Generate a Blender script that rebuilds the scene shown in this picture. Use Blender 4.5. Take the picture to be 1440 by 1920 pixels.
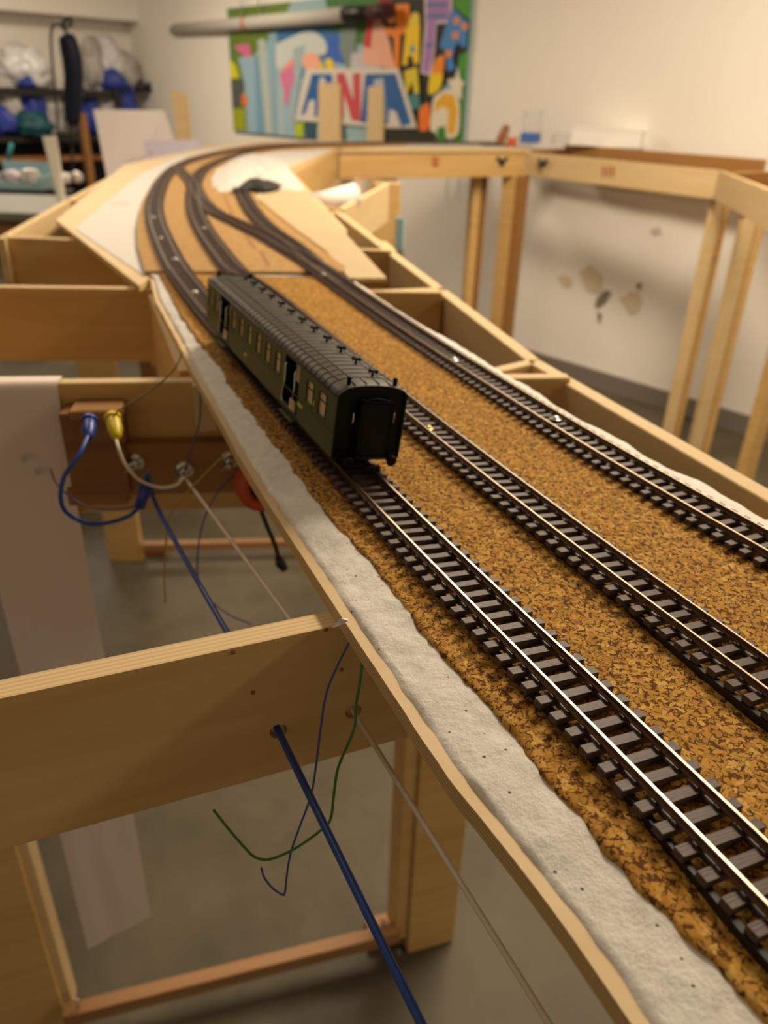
import bpy, bmesh, math, random
from mathutils import Vector, Matrix, noise, Quaternion
random.seed(7)
for o in list(bpy.data.objects): bpy.data.objects.remove(o)
S = bpy.context.scene
COL = S.collection
R_ = math.radians
T = 1.15                      # height of the cork track bed above the floor (m)
CAMZ = T + 0.184

# ------------------------------------------------------------------ camera
F_PX, PITCH, ROLL = 1445.0, R_(28.2), R_(1.75)
_d = Vector((-math.sin(ROLL)*math.cos(PITCH), math.cos(ROLL)*math.cos(PITCH), math.sin(PITCH)))   # world down in lens axes (x right, y down, z forward)
_f = Vector((0, 0, 1)); _fy = (_f - _d*_f.dot(_d)).normalized(); _up = -_d; _wx = _fy.cross(_up)
LENS = Matrix((_wx, _fy, _up))
cd = bpy.data.cameras.new('camera'); cam = bpy.data.objects.new('camera', cd); COL.objects.link(cam)
cd.sensor_fit = 'HORIZONTAL'; cd.sensor_width = 36.0; cd.lens = 36.0*F_PX/1440.0
cx, cu, cb = LENS@Vector((1, 0, 0)), LENS@Vector((0, -1, 0)), LENS@Vector((0, 0, -1))
cam.matrix_world = Matrix(((cx.x, cu.x, cb.x, 0), (cx.y, cu.y, cb.y, 0), (cx.z, cu.z, cb.z, CAMZ), (0, 0, 0, 1)))
cd.clip_start = 0.01
cd.dof.use_dof = True; cd.dof.focus_distance = 0.285; cd.dof.aperture_fstop = 14.5
S.camera = cam

# ------------------------------------------------------------------ light
S.view_settings.view_transform = 'Standard'; S.view_settings.look = 'None'
S.view_settings.gamma = 1.0; S.view_settings.use_curve_mapping = False
S.view_settings.exposure = 0.0
w = bpy.data.worlds.new('room_air'); S.world = w; w.use_nodes = True
w.node_tree.nodes['Background'].inputs[0].default_value = (1.0, 0.80, 0.58, 1)
w.node_tree.nodes['Background'].inputs[1].default_value = 0.28
LAMPS = [  # x, y, length, width, turn, watts   (ceiling lamps of the cellar)
    (0.72, 1.95, 1.5, 0.40, -67.0, 80.0),
    (-1.1, 1.6, 1.2, 0.35, -67.0, 9.0),
    (-2.2, 5.0, 1.2, 0.35, 0.0, 66.0),
    (2.4, 0.2, 1.2, 0.35, -67.0, 20.0),
]
CEIL = T + 1.45

# ------------------------------------------------------------------ survey helpers: sight lines to real planes
def ray(px, py): return LENS@Vector(((px-720.0)/F_PX, (py-960.0)/F_PX, 1.0))
def G(px, py, dz=0.0):          # meets the level dz above the cork top
    r = ray(px, py); t = (T+dz-CAMZ)/r.z; return Vector((r.x*t, r.y*t, T+dz))
def GY(px, py, Y):              # meets the upright plane at distance Y
    r = ray(px, py); t = Y/r.y; return Vector((r.x*t, Y, CAMZ+r.z*t))
def GP(px, py, p0, n):
    r = ray(px, py); o = Vector((0, 0, CAMZ)); t = (p0-o).dot(n)/r.dot(n); return o+r*t

# ------------------------------------------------------------------ materials
MATS = {}
def mat(name, col, rough=0.6, metal=0.0, build=None, spec=0.5):
    if name in MATS: return MATS[name]
    m = bpy.data.materials.new(name); m.use_nodes = True
    nt = m.node_tree; b = nt.nodes['Principled BSDF']
    b.inputs['Base Color'].default_value = (*col, 1); b.inputs['Roughness'].default_value = rough
    b.inputs['Metallic'].default_value = metal; b.inputs['Specular IOR Level'].default_value = spec
    if build: build(nt, b)
    MATS[name] = m; return m
def N(nt, typ, **kw):
    n = nt.nodes.new(typ)
    for k, v in kw.items():
        if k.startswith('i_'): n.inputs[k[2:].replace('_', ' ')].default_value = v
        else: setattr(n, k, v)
    return n
def coords(nt, scale=(1, 1, 1)):
    tc = N(nt, 'ShaderNodeTexCoord'); mp = N(nt, 'ShaderNodeMapping'); mp.inputs['Scale'].default_value = scale
    nt.links.new(tc.outputs['Object'], mp.inputs['Vector']); return mp.outputs['Vector']
def ramp(nt, fac, stops):
    r = N(nt, 'ShaderNodeValToRGB'); e = r.color_ramp.elements
    e[0].position, e[0].color = stops[0][0], (*stops[0][1], 1)
    e[1].position, e[1].color = stops[-1][0], (*stops[-1][1], 1)
    for p, c in stops[1:-1]:
        q = e.new(p); q.color = (*c, 1)
    nt.links.new(fac, r.inputs[0]); return r.outputs[0]
def bump(nt, b, h, strength, dist):
    bp = N(nt, 'ShaderNodeBump'); bp.inputs['Strength'].default_value = strength; bp.inputs['Distance'].default_value = dist
    nt.links.new(h, bp.inputs['Height']); nt.links.new(bp.outputs[0], b.inputs['Normal']); return bp
def woodmat(name, light, dark, scale=1.0, rough=0.55):
    def f(nt, b):
        v = coords(nt, (2.2*scale, 26*scale, 26*scale))
        n1 = N(nt, 'ShaderNodeTexNoise'); n1.inputs['Scale'].default_value = 1.6; n1.inputs['Detail'].default_value = 6; n1.inputs['Distortion'].default_value = 0.6
        nt.links.new(v, n1.inputs['Vector'])
        nt.links.new(ramp(nt, n1.outputs['Fac'], [(0.3, dark), (0.72, light)]), b.inputs['Base Color'])
        bump(nt, b, n1.outputs['Fac'], 0.08, 0.002)
    return mat(name, light, rough, build=f)
WOOD = woodmat('pine_ply', (0.69, 0.45, 0.175), (0.58, 0.345, 0.115))
WOODP = woodmat('pale_ply', (0.68, 0.51, 0.275), (0.62, 0.44, 0.215))
WOODD = woodmat('brown_wood', (0.33, 0.15, 0.045), (0.22, 0.09, 0.025))
WOODO = woodmat('reddish_batten', (0.38, 0.20, 0.08), (0.31, 0.15, 0.055))
WOODB = woodmat('mdf_brown', (0.37, 0.18, 0.05), (0.31, 0.145, 0.04))
def f(nt, b):
    v = coords(nt, (3, 3, 1)); wv = N(nt, 'ShaderNodeTexWave', wave_type='BANDS', bands_direction='Y'); wv.inputs['Scale'].default_value = 130; wv.inputs['Distortion'].default_value = 2.5; wv.inputs['Detail'].default_value = 3; wv.inputs['Detail Scale'].default_value = 30
    tc = N(nt, 'ShaderNodeTexCoord'); nt.links.new(tc.outputs['Object'], wv.inputs['Vector'])
    nt.links.new(ramp(nt, wv.outputs['Fac'], [(0.1, (0.60, 0.42, 0.20)), (0.6, (0.72, 0.53, 0.28))]), b.inputs['Base Color'])
PLYEDGE_Y = mat('ply_edge_layers', (0.7, 0.5, 0.27), 0.7, build=f)
def f(nt, b):
    tc = N(nt, 'ShaderNodeTexCoord'); wv = N(nt, 'ShaderNodeTexWave', wave_type='BANDS', bands_direction='Z'); wv.inputs['Scale'].default_value = 175; wv.inputs['Distortion'].default_value = 0.8; wv.inputs['Detail'].default_value = 2; wv.inputs['Detail Scale'].default_value = 20
    nt.links.new(tc.outputs['Object'], wv.inputs['Vector'])
    nt.links.new(ramp(nt, wv.outputs['Fac'], [(0.15, (0.52, 0.34, 0.13)), (0.55, (0.70, 0.49, 0.22))]), b.inputs['Base Color'])
PLYEDGE_Z = mat('ply_board_layers', (0.7, 0.5, 0.27), 0.7, build=f)
def cork(name, scale):
    def f(nt, b):
        v = coords(nt)
        wob = N(nt, 'ShaderNodeTexNoise'); wob.inputs['Scale'].default_value = 260; wob.inputs['Detail'].default_value = 2; nt.links.new(v, wob.inputs['Vector'])
        mx = N(nt, 'ShaderNodeMix', data_type='VECTOR'); mx.inputs[0].default_value = 0.006
        nt.links.new(v, mx.inputs[4]); nt.links.new(wob.outputs['Color'], mx.inputs[5])
        vo = N(nt, 'ShaderNodeTexVoronoi', feature='F1'); vo.inputs['Scale'].default_value = scale; vo.inputs['Randomness'].default_value = 1
        ve = N(nt, 'ShaderNodeTexVoronoi', feature='DISTANCE_TO_EDGE'); ve.inputs['Scale'].default_value = scale
        nt.links.new(mx.outputs[1], vo.inputs['Vector']); nt.links.new(mx.outputs[1], ve.inputs['Vector'])
        sp = N(nt, 'ShaderNodeSeparateColor'); nt.links.new(vo.outputs['Color'], sp.inputs[0])
        grain = ramp(nt, sp.outputs[0], [(0.0, (0.36, 0.175, 0.030)), (0.35, (0.46, 0.235, 0.042)), (0.75, (0.53, 0.285, 0.056)), (1.0, (0.62, 0.37, 0.10))])
        # dark specks where the granules leave gaps
        n2 = N(nt, 'ShaderNodeTexNoise'); n2.inputs['Scale'].default_value = scale*1.1; n2.inputs['Detail'].default_value = 3; nt.links.new(v, n2.inputs['Vector'])
        ad = N(nt, 'ShaderNodeMath', operation='MULTIPLY_ADD'); ad.inputs[1].default_value = 0.75; ad.inputs[2].default_value = -0.36
        nt.links.new(n2.outputs['Fac'], ad.inputs[0])
        sm = N(nt, 'ShaderNodeMath', operation='SUBTRACT'); nt.links.new(ve.outputs['Distance'], sm.inputs[0]); nt.links.new(ad.outputs[0], sm.inputs[1])
        n3 = N(nt, 'ShaderNodeTexNoise'); n3.inputs['Scale'].default_value = scale*1.9; n3.inputs['Detail'].default_value = 2; n3.inputs['Distortion'].default_value = 0.8; nt.links.new(v, n3.inputs['Vector'])
        k0 = ramp(nt, sm.outputs[0], [(0.0, (0, 0, 0)), (0.06, (1, 1, 1))])
        k1 = ramp(nt, n3.outputs['Fac'], [(0.30, (0, 0, 0)), (0.38, (1, 1, 1))])
        km = N(nt, 'ShaderNodeMath', operation='MULTIPLY'); nt.links.new(k0, km.inputs[0]); nt.links.new(k1, km.inputs[1]); k = km.outputs[0]
        m2 = N(nt, 'ShaderNodeMix', data_type='RGBA'); m2.inputs[6].default_value = (0.115, 0.042, 0.010, 1)
        nt.links.new(k, m2.inputs[0]); nt.links.new(grain, m2.inputs[7]); nt.links.new(m2.outputs[2], b.inputs['Base Color'])
        bump(nt, b, k, 0.7, 0.0006)
    return mat(name, (0.5, 0.27, 0.08), 0.8, build=f, spec=0.12)
CORK = cork('cork_granules', 390.0)
CORKF = mat('cork_far_sheet', (0.50, 0.265, 0.075), 0.8, build=lambda nt, b: (lambda n: nt.links.new(ramp(nt, n.outputs['Fac'], [(0.3, (0.34, 0.185, 0.050)), (0.7, (0.44, 0.255, 0.080))]), b.inputs['Base Color']))((lambda n: (n, nt.links.new(coords(nt), n.inputs['Vector']), n.inputs['Scale'].__setattr__('default_value', 120.0))[0])(N(nt, 'ShaderNodeTexNoise'))))
def f(nt, b):
    v = coords(nt)
    n1 = N(nt, 'ShaderNodeTexNoise'); n1.inputs['Scale'].default_value = 120; n1.inputs['Detail'].default_value = 9; n1.inputs['Roughness'].default_value = 0.68; nt.links.new(v, n1.inputs['Vector'])
    vo = N(nt, 'ShaderNodeTexVoronoi'); vo.inputs['Scale'].default_value = 190; nt.links.new(v, vo.inputs['Vector'])
    pit = ramp(nt, vo.outputs['Distance'], [(0.06, (0, 0, 0)), (0.12, (1, 1, 1))])
    sp = N(nt, 'ShaderNodeSeparateColor'); nt.links.new(vo.outputs['Color'], sp.inputs[0])
    gate = N(nt, 'ShaderNodeMath', operation='GREATER_THAN'); gate.inputs[1].default_value = 0.42; nt.links.new(sp.outputs[0], gate.inputs[0])
    mxx = N(nt, 'ShaderNodeMath', operation='MAXIMUM'); nt.links.new(pit, mxx.inputs[0]); nt.links.new(gate.outputs[0], mxx.inputs[1])
    base = ramp(nt, n1.outputs['Fac'], [(0.3, (0.72, 0.67, 0.60)), (0.7, (0.86, 0.83, 0.77))])
    m2 = N(nt, 'ShaderNodeMix', data_type='RGBA'); m2.inputs[6].default_value = (0.17, 0.13, 0.09, 1)
    nt.links.new(mxx.outputs[0], m2.inputs[0]); nt.links.new(base, m2.inputs[7]); nt.links.new(m2.outputs[2], b.inputs['Base Color'])
    ad = N(nt, 'ShaderNodeMath', operation='ADD'); nt.links.new(n1.outputs['Fac'], ad.inputs[0]); nt.links.new(mxx.outputs[0], ad.inputs[1])
    bump(nt, b, ad.outputs[0], 0.6, 0.0022)
PLASTER = mat('white_plaster', (0.78, 0.74, 0.68), 0.6, build=f)
def f(nt, b):
    v = coords(nt, (3, 3, 3)); n1 = N(nt, 'ShaderNodeTexNoise'); n1.inputs['Scale'].default_value = 1.4; n1.inputs['Detail'].default_value = 8; n1.inputs['Roughness'].default_value = 0.62; nt.links.new(v, n1.inputs['Vector'])
    nt.links.new(ramp(nt, n1.outputs['Fac'], [(0.3, (0.068, 0.056, 0.034)), (0.5, (0.100, 0.083, 0.053)), (0.72, (0.140, 0.117, 0.079))]), b.inputs['Base Color'])
    nt.links.new(ramp(nt, n1.outputs['Fac'], [(0.3, (0.45,)*3), (0.7, (0.62,)*3)]), b.inputs['Roughness'])
    bump(nt, b, n1.outputs['Fac'], 0.1, 0.01)
CONCRETE = mat('concrete_floor', (0.25, 0.23, 0.19), 0.55, build=f, spec=0.2)
def f(nt, b):
    v = coords(nt); n1 = N(nt, 'ShaderNodeTexNoise'); n1.inputs['Scale'].default_value = 1.6; n1.inputs['Detail'].default_value = 7; nt.links.new(v, n1.inputs['Vector'])
    base = ramp(nt, n1.outputs['Fac'], [(0.3, (0.86, 0.81, 0.735)), (0.7, (0.89, 0.85, 0.785))])
    nt.links.new(base, b.inputs['Base Color']); bump(nt, b, n1.outputs['Fac'], 0.12, 0.01)
WALL = mat('painted_wall', (0.8, 0.75, 0.68), 0.75, build=f)
WHITE = mat('white_paint', (0.60, 0.575, 0.525), 0.6)
MOUND = mat('rough_white_filler', (0.60, 0.57, 0.52), 0.7)
BWHITE = mat('bright_white_card', (0.92, 0.90, 0.86), 0.5)
PAPER = mat('paper_white', (0.80, 0.72, 0.68), 0.7)
PINKPAPER = mat('pinkish_paper', (0.86, 0.72, 0.63), 0.75, build=lambda nt, b: bump(nt, b, (lambda n: (nt.links.new(coords(nt, (1, 1, 1)), n.inputs['Vector']), n.inputs['Scale'].__setattr__('default_value', 9.0), n.outputs['Fac'])[2])(N(nt, 'ShaderNodeTexNoise')), 0.25, 0.01))
LILAC = mat('lilac_paper', (0.56, 0.51, 0.62), 0.7)
def f(nt, b):
    v = coords(nt, (40, 900, 900)); n1 = N(nt, 'ShaderNodeTexNoise'); n1.inputs['Scale'].default_value = 2.0; n1.inputs['Detail'].default_value = 3; nt.links.new(v, n1.inputs['Vector'])
    nt.links.new(ramp(nt, n1.outputs['Fac'], [(0.35, (0.060, 0.036, 0.030)), (0.7, (0.105, 0.070, 0.060))]), b.inputs['Base Color'])
    bump(nt, b, n1.outputs['Fac'], 0.5, 0.0004)
SLEEPER = mat('brown_plastic_sleeper', (0.08, 0.05, 0.045), 0.46, build=f, spec=0.32)
CHAIR = mat('brown_plastic_chair', (0.075, 0.042, 0.034), 0.4)
RAILTOP = mat('nickel_rail_head', (0.66, 0.56, 0.40), 0.28, 1.0)
RAILSIDE = mat('rusty_rail_side', (0.16, 0.085, 0.050), 0.42, 0.35)
BLACKPL = mat('black_plastic', (0.012, 0.011, 0.012), 0.4)
STEEL = mat('bright_steel', (0.78, 0.76, 0.72), 0.25, 1.0)
BRASS = mat('brass_screw', (0.75, 0.55, 0.22), 0.3, 1.0)
CGREEN = mat('coach_green', (0.050, 0.068, 0.014), 0.42, spec=0.3)
CSHADE = mat('coach_shaded_green', (0.004, 0.008, 0.005), 0.35, spec=0.18)  # dark green, with the shade of coach ends and door recesses painted in
CBLACK = mat('coach_black', (0.004, 0.004, 0.0035), 0.4, spec=0.18)
CROOF = mat('coach_roof_grey', (0.060, 0.050, 0.036), 0.5, spec=0.35)
CPANE = mat('coach_window_pane', (0.68, 0.50, 0.30), 0.25)
CCREAM = mat('coach_yellow_plate', (0.50, 0.42, 0.10), 0.4)
BLUEC = mat('blue_cable', (0.022, 0.085, 0.38), 0.35)
BLUET = mat('blue_wire', (0.055, 0.07, 0.32), 0.4)
WHITEC = mat('white_cable', (0.88, 0.77, 0.62), 0.45)
GREENC = mat('green_wire', (0.05, 0.21, 0.02), 0.4)
YELLOWC = mat('yellow_wire', (0.45, 0.33, 0.05), 0.45)
OLIVEC = mat('olive_wire', (0.22, 0.17, 0.04), 0.5)
PURPLEC = mat('violet_wire', (0.17, 0.12, 0.20), 0.5)
BLACKC = mat('black_cord', (0.02, 0.016, 0.01), 0.5)
YELLOWP = mat('yellow_plug', (0.75, 0.58, 0.02), 0.35)
BLUEP = mat('blue_plug', (0.03, 0.06, 0.33), 0.35)
REDP = mat('red_plastic', (0.62, 0.09, 0.02), 0.4)
REDINK = mat('red_marker', (0.42, 0.05, 0.015), 0.7)
DARKMETAL = mat('dark_metal', (0.03, 0.03, 0.035), 0.45, 0.5)
NAVY = mat('navy_tool', (0.010, 0.013, 0.030), 0.5, spec=0.2)
BAG = mat('clear_bag_film', (0.72, 0.72, 0.75), 0.25)
BLUEBAG = mat('blue_cloth', (0.02, 0.04, 0.30), 0.5)
TEALBAG = mat('teal_cloth', (0.005, 0.07, 0.09), 0.6)
GREYBAG = mat('grey_bag', (0.42, 0.40, 0.38), 0.4)
BLACKCL = mat('black_cloth', (0.015, 0.012, 0.010), 0.8)
LBLUE = mat('light_blue_box', (0.34, 0.55, 0.62), 0.5)
def f(nt, b):
    b.inputs['Transmission Weight'].default_value = 0.85; b.inputs['IOR'].default_value = 1.2
CLEAR = mat('clear_plastic', (0.9, 0.9, 0.92), 0.12, build=f)

# ------------------------------------------------------------------ builders
def tag(o, label=None, cat=None, group=None, kind=None):
    if label: o['label'] = label
    if cat: o['category'] = cat
    if group: o['group'] = group
    if kind: o['kind'] = kind
    return o
def empty(name, loc, label, cat, group=None, rz=0.0):
    o = bpy.data.objects.new(name, None); COL.objects.link(o); o.location = loc; o.rotation_euler = (0, 0, rz); o.empty_display_size = 0.02
    return tag(o, label, cat, group)
def link(name, me, parent=None, world=None):
    o = bpy.data.objects.new(name, me); COL.objects.link(o)
    M = world if world is not None else Matrix.Identity(4)
    if parent is not None:
        o.parent = parent
        o.matrix_local = wm(parent).inverted()@M
    else: o.matrix_local = M
    return o
def wm(o):
    m = o.matrix_basis.copy()
    while o.parent: o = o.parent; m = o.matrix_basis@m
    return m
def meshdata(name, vs, fs, mats, fm=None, smooth=False):
    me = bpy.data.meshes.new(name); me.from_pydata([tuple(v) for v in vs], [], fs)
    for m in (mats if isinstance(mats, (list, tuple)) else [mats]): me.materials.append(m)
    if fm:
        for p, i in zip(me.polygons, fm): p.material_index = i
    if smooth:
        for p in me.polygons: p.use_smooth = True
    me.update(); return me
def fixn(me):
    bm = bmesh.new(); bm.from_mesh(me); bmesh.ops.recalc_face_normals(bm, faces=bm.faces); bm.to_mesh(me); bm.free(); return me
def wmesh(name, vs, fs, mats, parent=None, fm=None, smooth=False, fix=True):
    """mesh from world points; the object origin is the centre of its bounds"""
    vs = [Vector(v) for v in vs]
    lo = Vector([min(v[i] for v in vs) for i in range(3)]); hi = Vector([max(v[i] for v in vs) for i in range(3)]); c = (lo+hi)/2
    me = meshdata(name, [v-c for v in vs], fs, mats, fm, smooth)
    if fix: fixn(me)
    return link(name, me, parent, Matrix.Translation(c))
BOXF = [(0, 3, 2, 1), (4, 5, 6, 7), (0, 1, 5, 4), (1, 2, 6, 5), (2, 3, 7, 6), (3, 0, 4, 7)]
def boxmesh(name, sx, sy, sz, mats, bev=0.0, fm=None, segs=1):
    x, y, z = sx/2, sy/2, sz/2
    vs = [(-x, -y, -z), (x, -y, -z), (x, y, -z), (-x, y, -z), (-x, -y, z), (x, -y, z), (x, y, z), (-x, y, z)]
    me = meshdata(name, vs, BOXF, mats, fm)
    if bev > 0:
        bm = bmesh.new(); bm.from_mesh(me); bmesh.ops.bevel(bm, geom=bm.edges[:], offset=bev, segments=segs, affect='EDGES', profile=0.5); bm.to_mesh(me); bm.free()
    return me
def frame(o, x, z=Vector((0, 0, 1))):
    x = Vector(x).normalized(); y = Vector(z).cross(x).normalized(); zz = x.cross(y)
    return Matrix(((x.x, y.x, zz.x, o[0]), (x.y, y.y, zz.y, o[1]), (x.z, y.z, zz.z, o[2]), (0, 0, 0, 1)))
def plank(name, a, b, h, t, m=None, parent=None, off=0.0, edge=True, bev=0.0008):
    """upright board whose top centre line runs from a to b; h tall, t thick"""
    m = m or WOOD; a, b = Vector(a), Vector(b); L = (b-a).length
    me = boxmesh(name, L, t, h, [m, PLYEDGE_Y] if edge else [m], bev)
    if edge:
        for p in me.polygons:
            if abs(p.normal.z) > 0.7: p.material_index = 1
    M = frame((a+b)/2, b-a); M = M@Matrix.Translation((0, off, -h/2))
    return link(name, me, parent, M)
def block(name, c, sx, sy, sz, m, parent=None, rz=0.0, bev=0.001, rot=None):
    me = boxmesh(name, sx, sy, sz, m, bev)
    M = Matrix.Translation(c)@(rot.to_4x4() if rot is not None else Matrix.Rotation(rz, 4, 'Z'))
    return link(name, me, parent, M)
def poly_extrude(name, pts, z0, z1, mats, parent=None, side=None):
    """flat sheet: outline pts (x,y), from z0 up to z1"""
    n = len(pts); vs = [(p[0], p[1], z0) for p in pts]+[(p[0], p[1], z1) for p in pts]
    fs = [tuple(range(n-1, -1, -1)), tuple(range(n, 2*n))]+[(i, (i+1) % n, n+(i+1) % n, n+i) for i in range(n)]
    fm = [0, 0]+[1 if isinstance(mats, (list, tuple)) and len(mats) > 1 else 0]*n
    o = wmesh(name, vs, fs, mats, parent, fm)
    me = o.data; bm = bmesh.new(); bm.from_mesh(me); bmesh.ops.triangulate(bm, faces=[f for f in bm.faces if len(f.verts) > 4]); bm.to_mesh(me); bm.free()
    return o
def cat(pts, n=12):
    """Catmull-Rom through points"""
    P = [Vector(p) for p in pts]; P = [P[0]*2-P[1]]+P+[P[-1]*2-P[-2]]; out = []
    for i in range(1, len(P)-2):
        for k in range(n):
            t = k/n; a, b, c, d = P[i-1], P[i], P[i+1], P[i+2]
            out.append(0.5*((2*b)+(c-a)*t+(2*a-5*b+4*c-d)*t*t+(3*b-a-3*c+d)*t**3))
    out.append(P[-2]); return out
def resample(pts, step):
    out = [pts[0].copy()]; acc = 0.0
    for a, b in zip(pts, pts[1:]):
        L = (b-a).length
        if L < 1e-9: continue
        d = step-acc
        while d <= L: out.append(a+(b-a)*(d/L)); d += step
        acc = L-(d-step)
    if (out[-1]-pts[-1]).length > step*0.3: out.append(pts[-1].copy())
    return out
def tube(name, pts, r, m, parent=None, seg=10, smooth=True, caps=True):
    pts = [Vector(p) for p in pts]; n = len(pts); vs = []; fs = []
    rr = r if isinstance(r, (list, tuple)) else [r]*n
    t0 = (pts[1]-pts[0]).normalized(); u = t0.orthogonal().normalized(); pt = t0
    for i, p in enumerate(pts):
        t = ((pts[min(i+1, n-1)]-pts[max(i-1, 0)])).normalized()
        q = pt.rotation_difference(t); u = (q@u); u = (u-t*u.dot(t)).normalized(); pt = t; v = t.cross(u)
        for k in range(seg):
            a = 2*math.pi*k/seg; vs.append(p+(u*math.cos(a)+v*math.sin(a))*rr[i])
    for i in range(n-1):
        for k in range(seg): fs.append((i*seg+k, i*seg+(k+1) % seg, (i+1)*seg+(k+1) % seg, (i+1)*seg+k))
    if caps: fs.append(tuple(range(seg-1, -1, -1))); fs.append(tuple(range((n-1)*seg, n*seg)))
    o = wmesh(name, vs, fs, m, parent, smooth=smooth, fix=True)
    if smooth and caps:
        for p in o.data.polygons:
            if len(p.vertices) > 4: p.use_smooth = False
    return o
def lathe(name, prof, M, m, parent=None, seg=20, smooth=True):
    """profile (r, z) turned about local z, placed by M"""
    vs = []; fs = []; n = len(prof)
    for r, z in prof:
        for k in range(seg):
            a = 2*math.pi*k/seg; vs.append((r*math.cos(a), r*math.sin(a), z))
    for i in range(n-1):
        for k in range(seg): fs.append((i*seg+k, i*seg+(k+1) % seg, (i+1)*seg+(k+1) % seg, (i+1)*seg+k))
    fs.append(tuple(range(seg-1, -1, -1))); fs.append(tuple(range((n-1)*seg, n*seg)))
    me = fixn(meshdata(name, vs, fs, m, None, smooth))
    for p in me.polygons:
        if len(p.vertices) > 4: p.use_smooth = False
    return link(name, me, parent, M)
def loft(name, rows, m, parent=None, smooth=True, fix=False):
    nr, nc = len(rows), len(rows[0]); vs = [v for r in rows for v in r]
    fs = [(i*nc+j, i*nc+j+1, (i+1)*nc+j+1, (i+1)*nc+j) for i in range(nr-1) for j in range(nc-1)]
    return wmesh(name, vs, fs, m, parent, smooth=smooth, fix=fix)
def copyobj(o, parent, M):
    c = o.copy(); COL.objects.link(c); c.parent = parent
    c.matrix_local = wm(parent).inverted()@M if parent else M
    return c

# ================================================================== THE ROOM
WN = Vector((0.743, 0.669, 0)); WD = Vector((0.669, -0.743, 0)); WC = 3.50      # back wall: WN.p = WC, runs along WD
CORNER = (lambda r: Vector((r.x/r.y, 1, 0))*(WC/(WN.x*r.x/r.y+WN.y)))(ray(240, 60)); CORNER.z = 0
LD = -WN                                                                         # left wall runs from the corner towards the viewer
wr = CORNER+WD*7.5; wl = CORNER+LD*6.5
def wallmesh(name, a, b, z0, z1, m, th, nrm):
    o = [a, b, b+nrm*th, a+nrm*th]
    vs = [Vector((p.x, p.y, z)) for z in (z0, z1) for p in o]
    return wmesh(name, vs, BOXF, m)
tag(poly_extrude('floor', [wr+Vector((.3, .3, 0)), CORNER+Vector((-.5, 1.2, 0)), wl+Vector((-.8, 0, 0)), (-6, -3, 0), (4.5, -3, 0)], -0.1, 0.0, CONCRETE), kind='structure')
tag(poly_extrude('ceiling', [wr+Vector((.3, .3, 0)), CORNER+Vector((-.5, 1.2, 0)), wl+Vector((-.8, 0, 0)), (-6, -3, 0), (4.5, -3, 0)], CEIL, CEIL+0.1, WALL), kind='structure')
tag(wallmesh('wall_back', CORNER-WD*0.15, wr, -0.1, CEIL+0.1, WALL, 0.15, WN), kind='structure')
tag(wallmesh('wall_left', CORNER, wl, -0.1, CEIL+0.1, WALL, 0.15, -WD), kind='structure')
# soffit along the left wall, grey band at the wall foot, dirt on the wall
def px_on_wall(px, py, off=0.0): return GP(px, py, WN*(WC-off), WN)
LWP = CORNER.copy()
def px_on_left(px, py, off=0.0): return GP(px, py, LWP+WD*off, WD)
zs = px_on_left(120, 28, 0.22).z
tag(wallmesh('trim_1', CORNER+WD*0.02+WN*0, wl+WD*0.02, zs, CEIL, WALL, 0.22, WD), 'beige boxed soffit running above the shelf rack', kind='structure')
zb = 0.09
tag(wallmesh('foot_band_back', CORNER+WD*0.4, wr, 0.0, zb, mat('grey_foot_band', (0.20, 0.17, 0.14), 0.7), 0.015, -WN), kind='structure')  # dark grey band along the foot of the back wall
def blob(pxs, m, name, parent, off=0.004):
    pts = [px_on_wall(x, y, off) for x, y in pxs]; c = sum(pts, Vector())/len(pts)
    wob = []
    for p in cat(pts+[pts[0]], 5)[:-1]:
        wob.append(c+(p-c)*(1+0.25*noise.noise(p*40)))
    wmesh(name, wob, [tuple(range(len(wob)))], m, parent, fix=False)
wb = bpy.data.objects['wall_back']
MOULD = mat('mould_stain', (0.24, 0.19, 0.13), 0.85); YST = mat('yellow_damp_stain', (0.70, 0.59, 0.42), 0.85); GST = mat('grey_scuff', (0.60, 0.54, 0.47), 0.85)
blob([(1118, 560), (1135, 545), (1145, 552), (1130, 572), (1118, 578)], MOULD, 'mould_stain', wb)
blob([(1120, 585), (1128, 590), (1122, 605)], MOULD, 'mould_stain', wb)
blob([(1045, 520), (1062, 515), (1072, 530), (1058, 538)], YST, 'damp_stain', wb)
blob([(1085, 510), (1110, 500), (1130, 520), (1125, 548), (1100, 540)], YST, 'damp_stain', wb)
blob([(1165, 560), (1190, 545), (1205, 565), (1185, 590)], YST, 'damp_stain', wb)
blob([(1192, 535), (1203, 530), (1200, 545)], MOULD, 'mould_stain', wb)
blob([(1220, 430), (1235, 425), (1240, 436), (1226, 440)], GST, 'scuff', wb)
# ceiling lamps: housing and glowing diffuser, light in the lamp itself
for i, (lx, ly, sx, sy, lr, wt) in enumerate(LAMPS):
    e = empty('ceiling_lamp', (lx, ly, CEIL-0.05), 'white box lamp fixed to the cellar ceiling', 'lamp', 'lamps on the cellar ceiling', R_(lr))
    block('housing', (lx, ly, CEIL-0.025), sx+0.06, sy+0.06, 0.05, WHITE, e, rz=R_(lr))
    ld = bpy.data.lights.new('lamp_light', 'AREA'); ld.shape = 'RECTANGLE'; ld.size = sx; ld.size_y = sy; ld.energy = wt; ld.color = (1.0, 0.83, 0.62)
    lo = bpy.data.objects.new('lamp_light', ld); COL.objects.link(lo); lo.parent = e; lo.location = (0, 0, -0.01)

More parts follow.
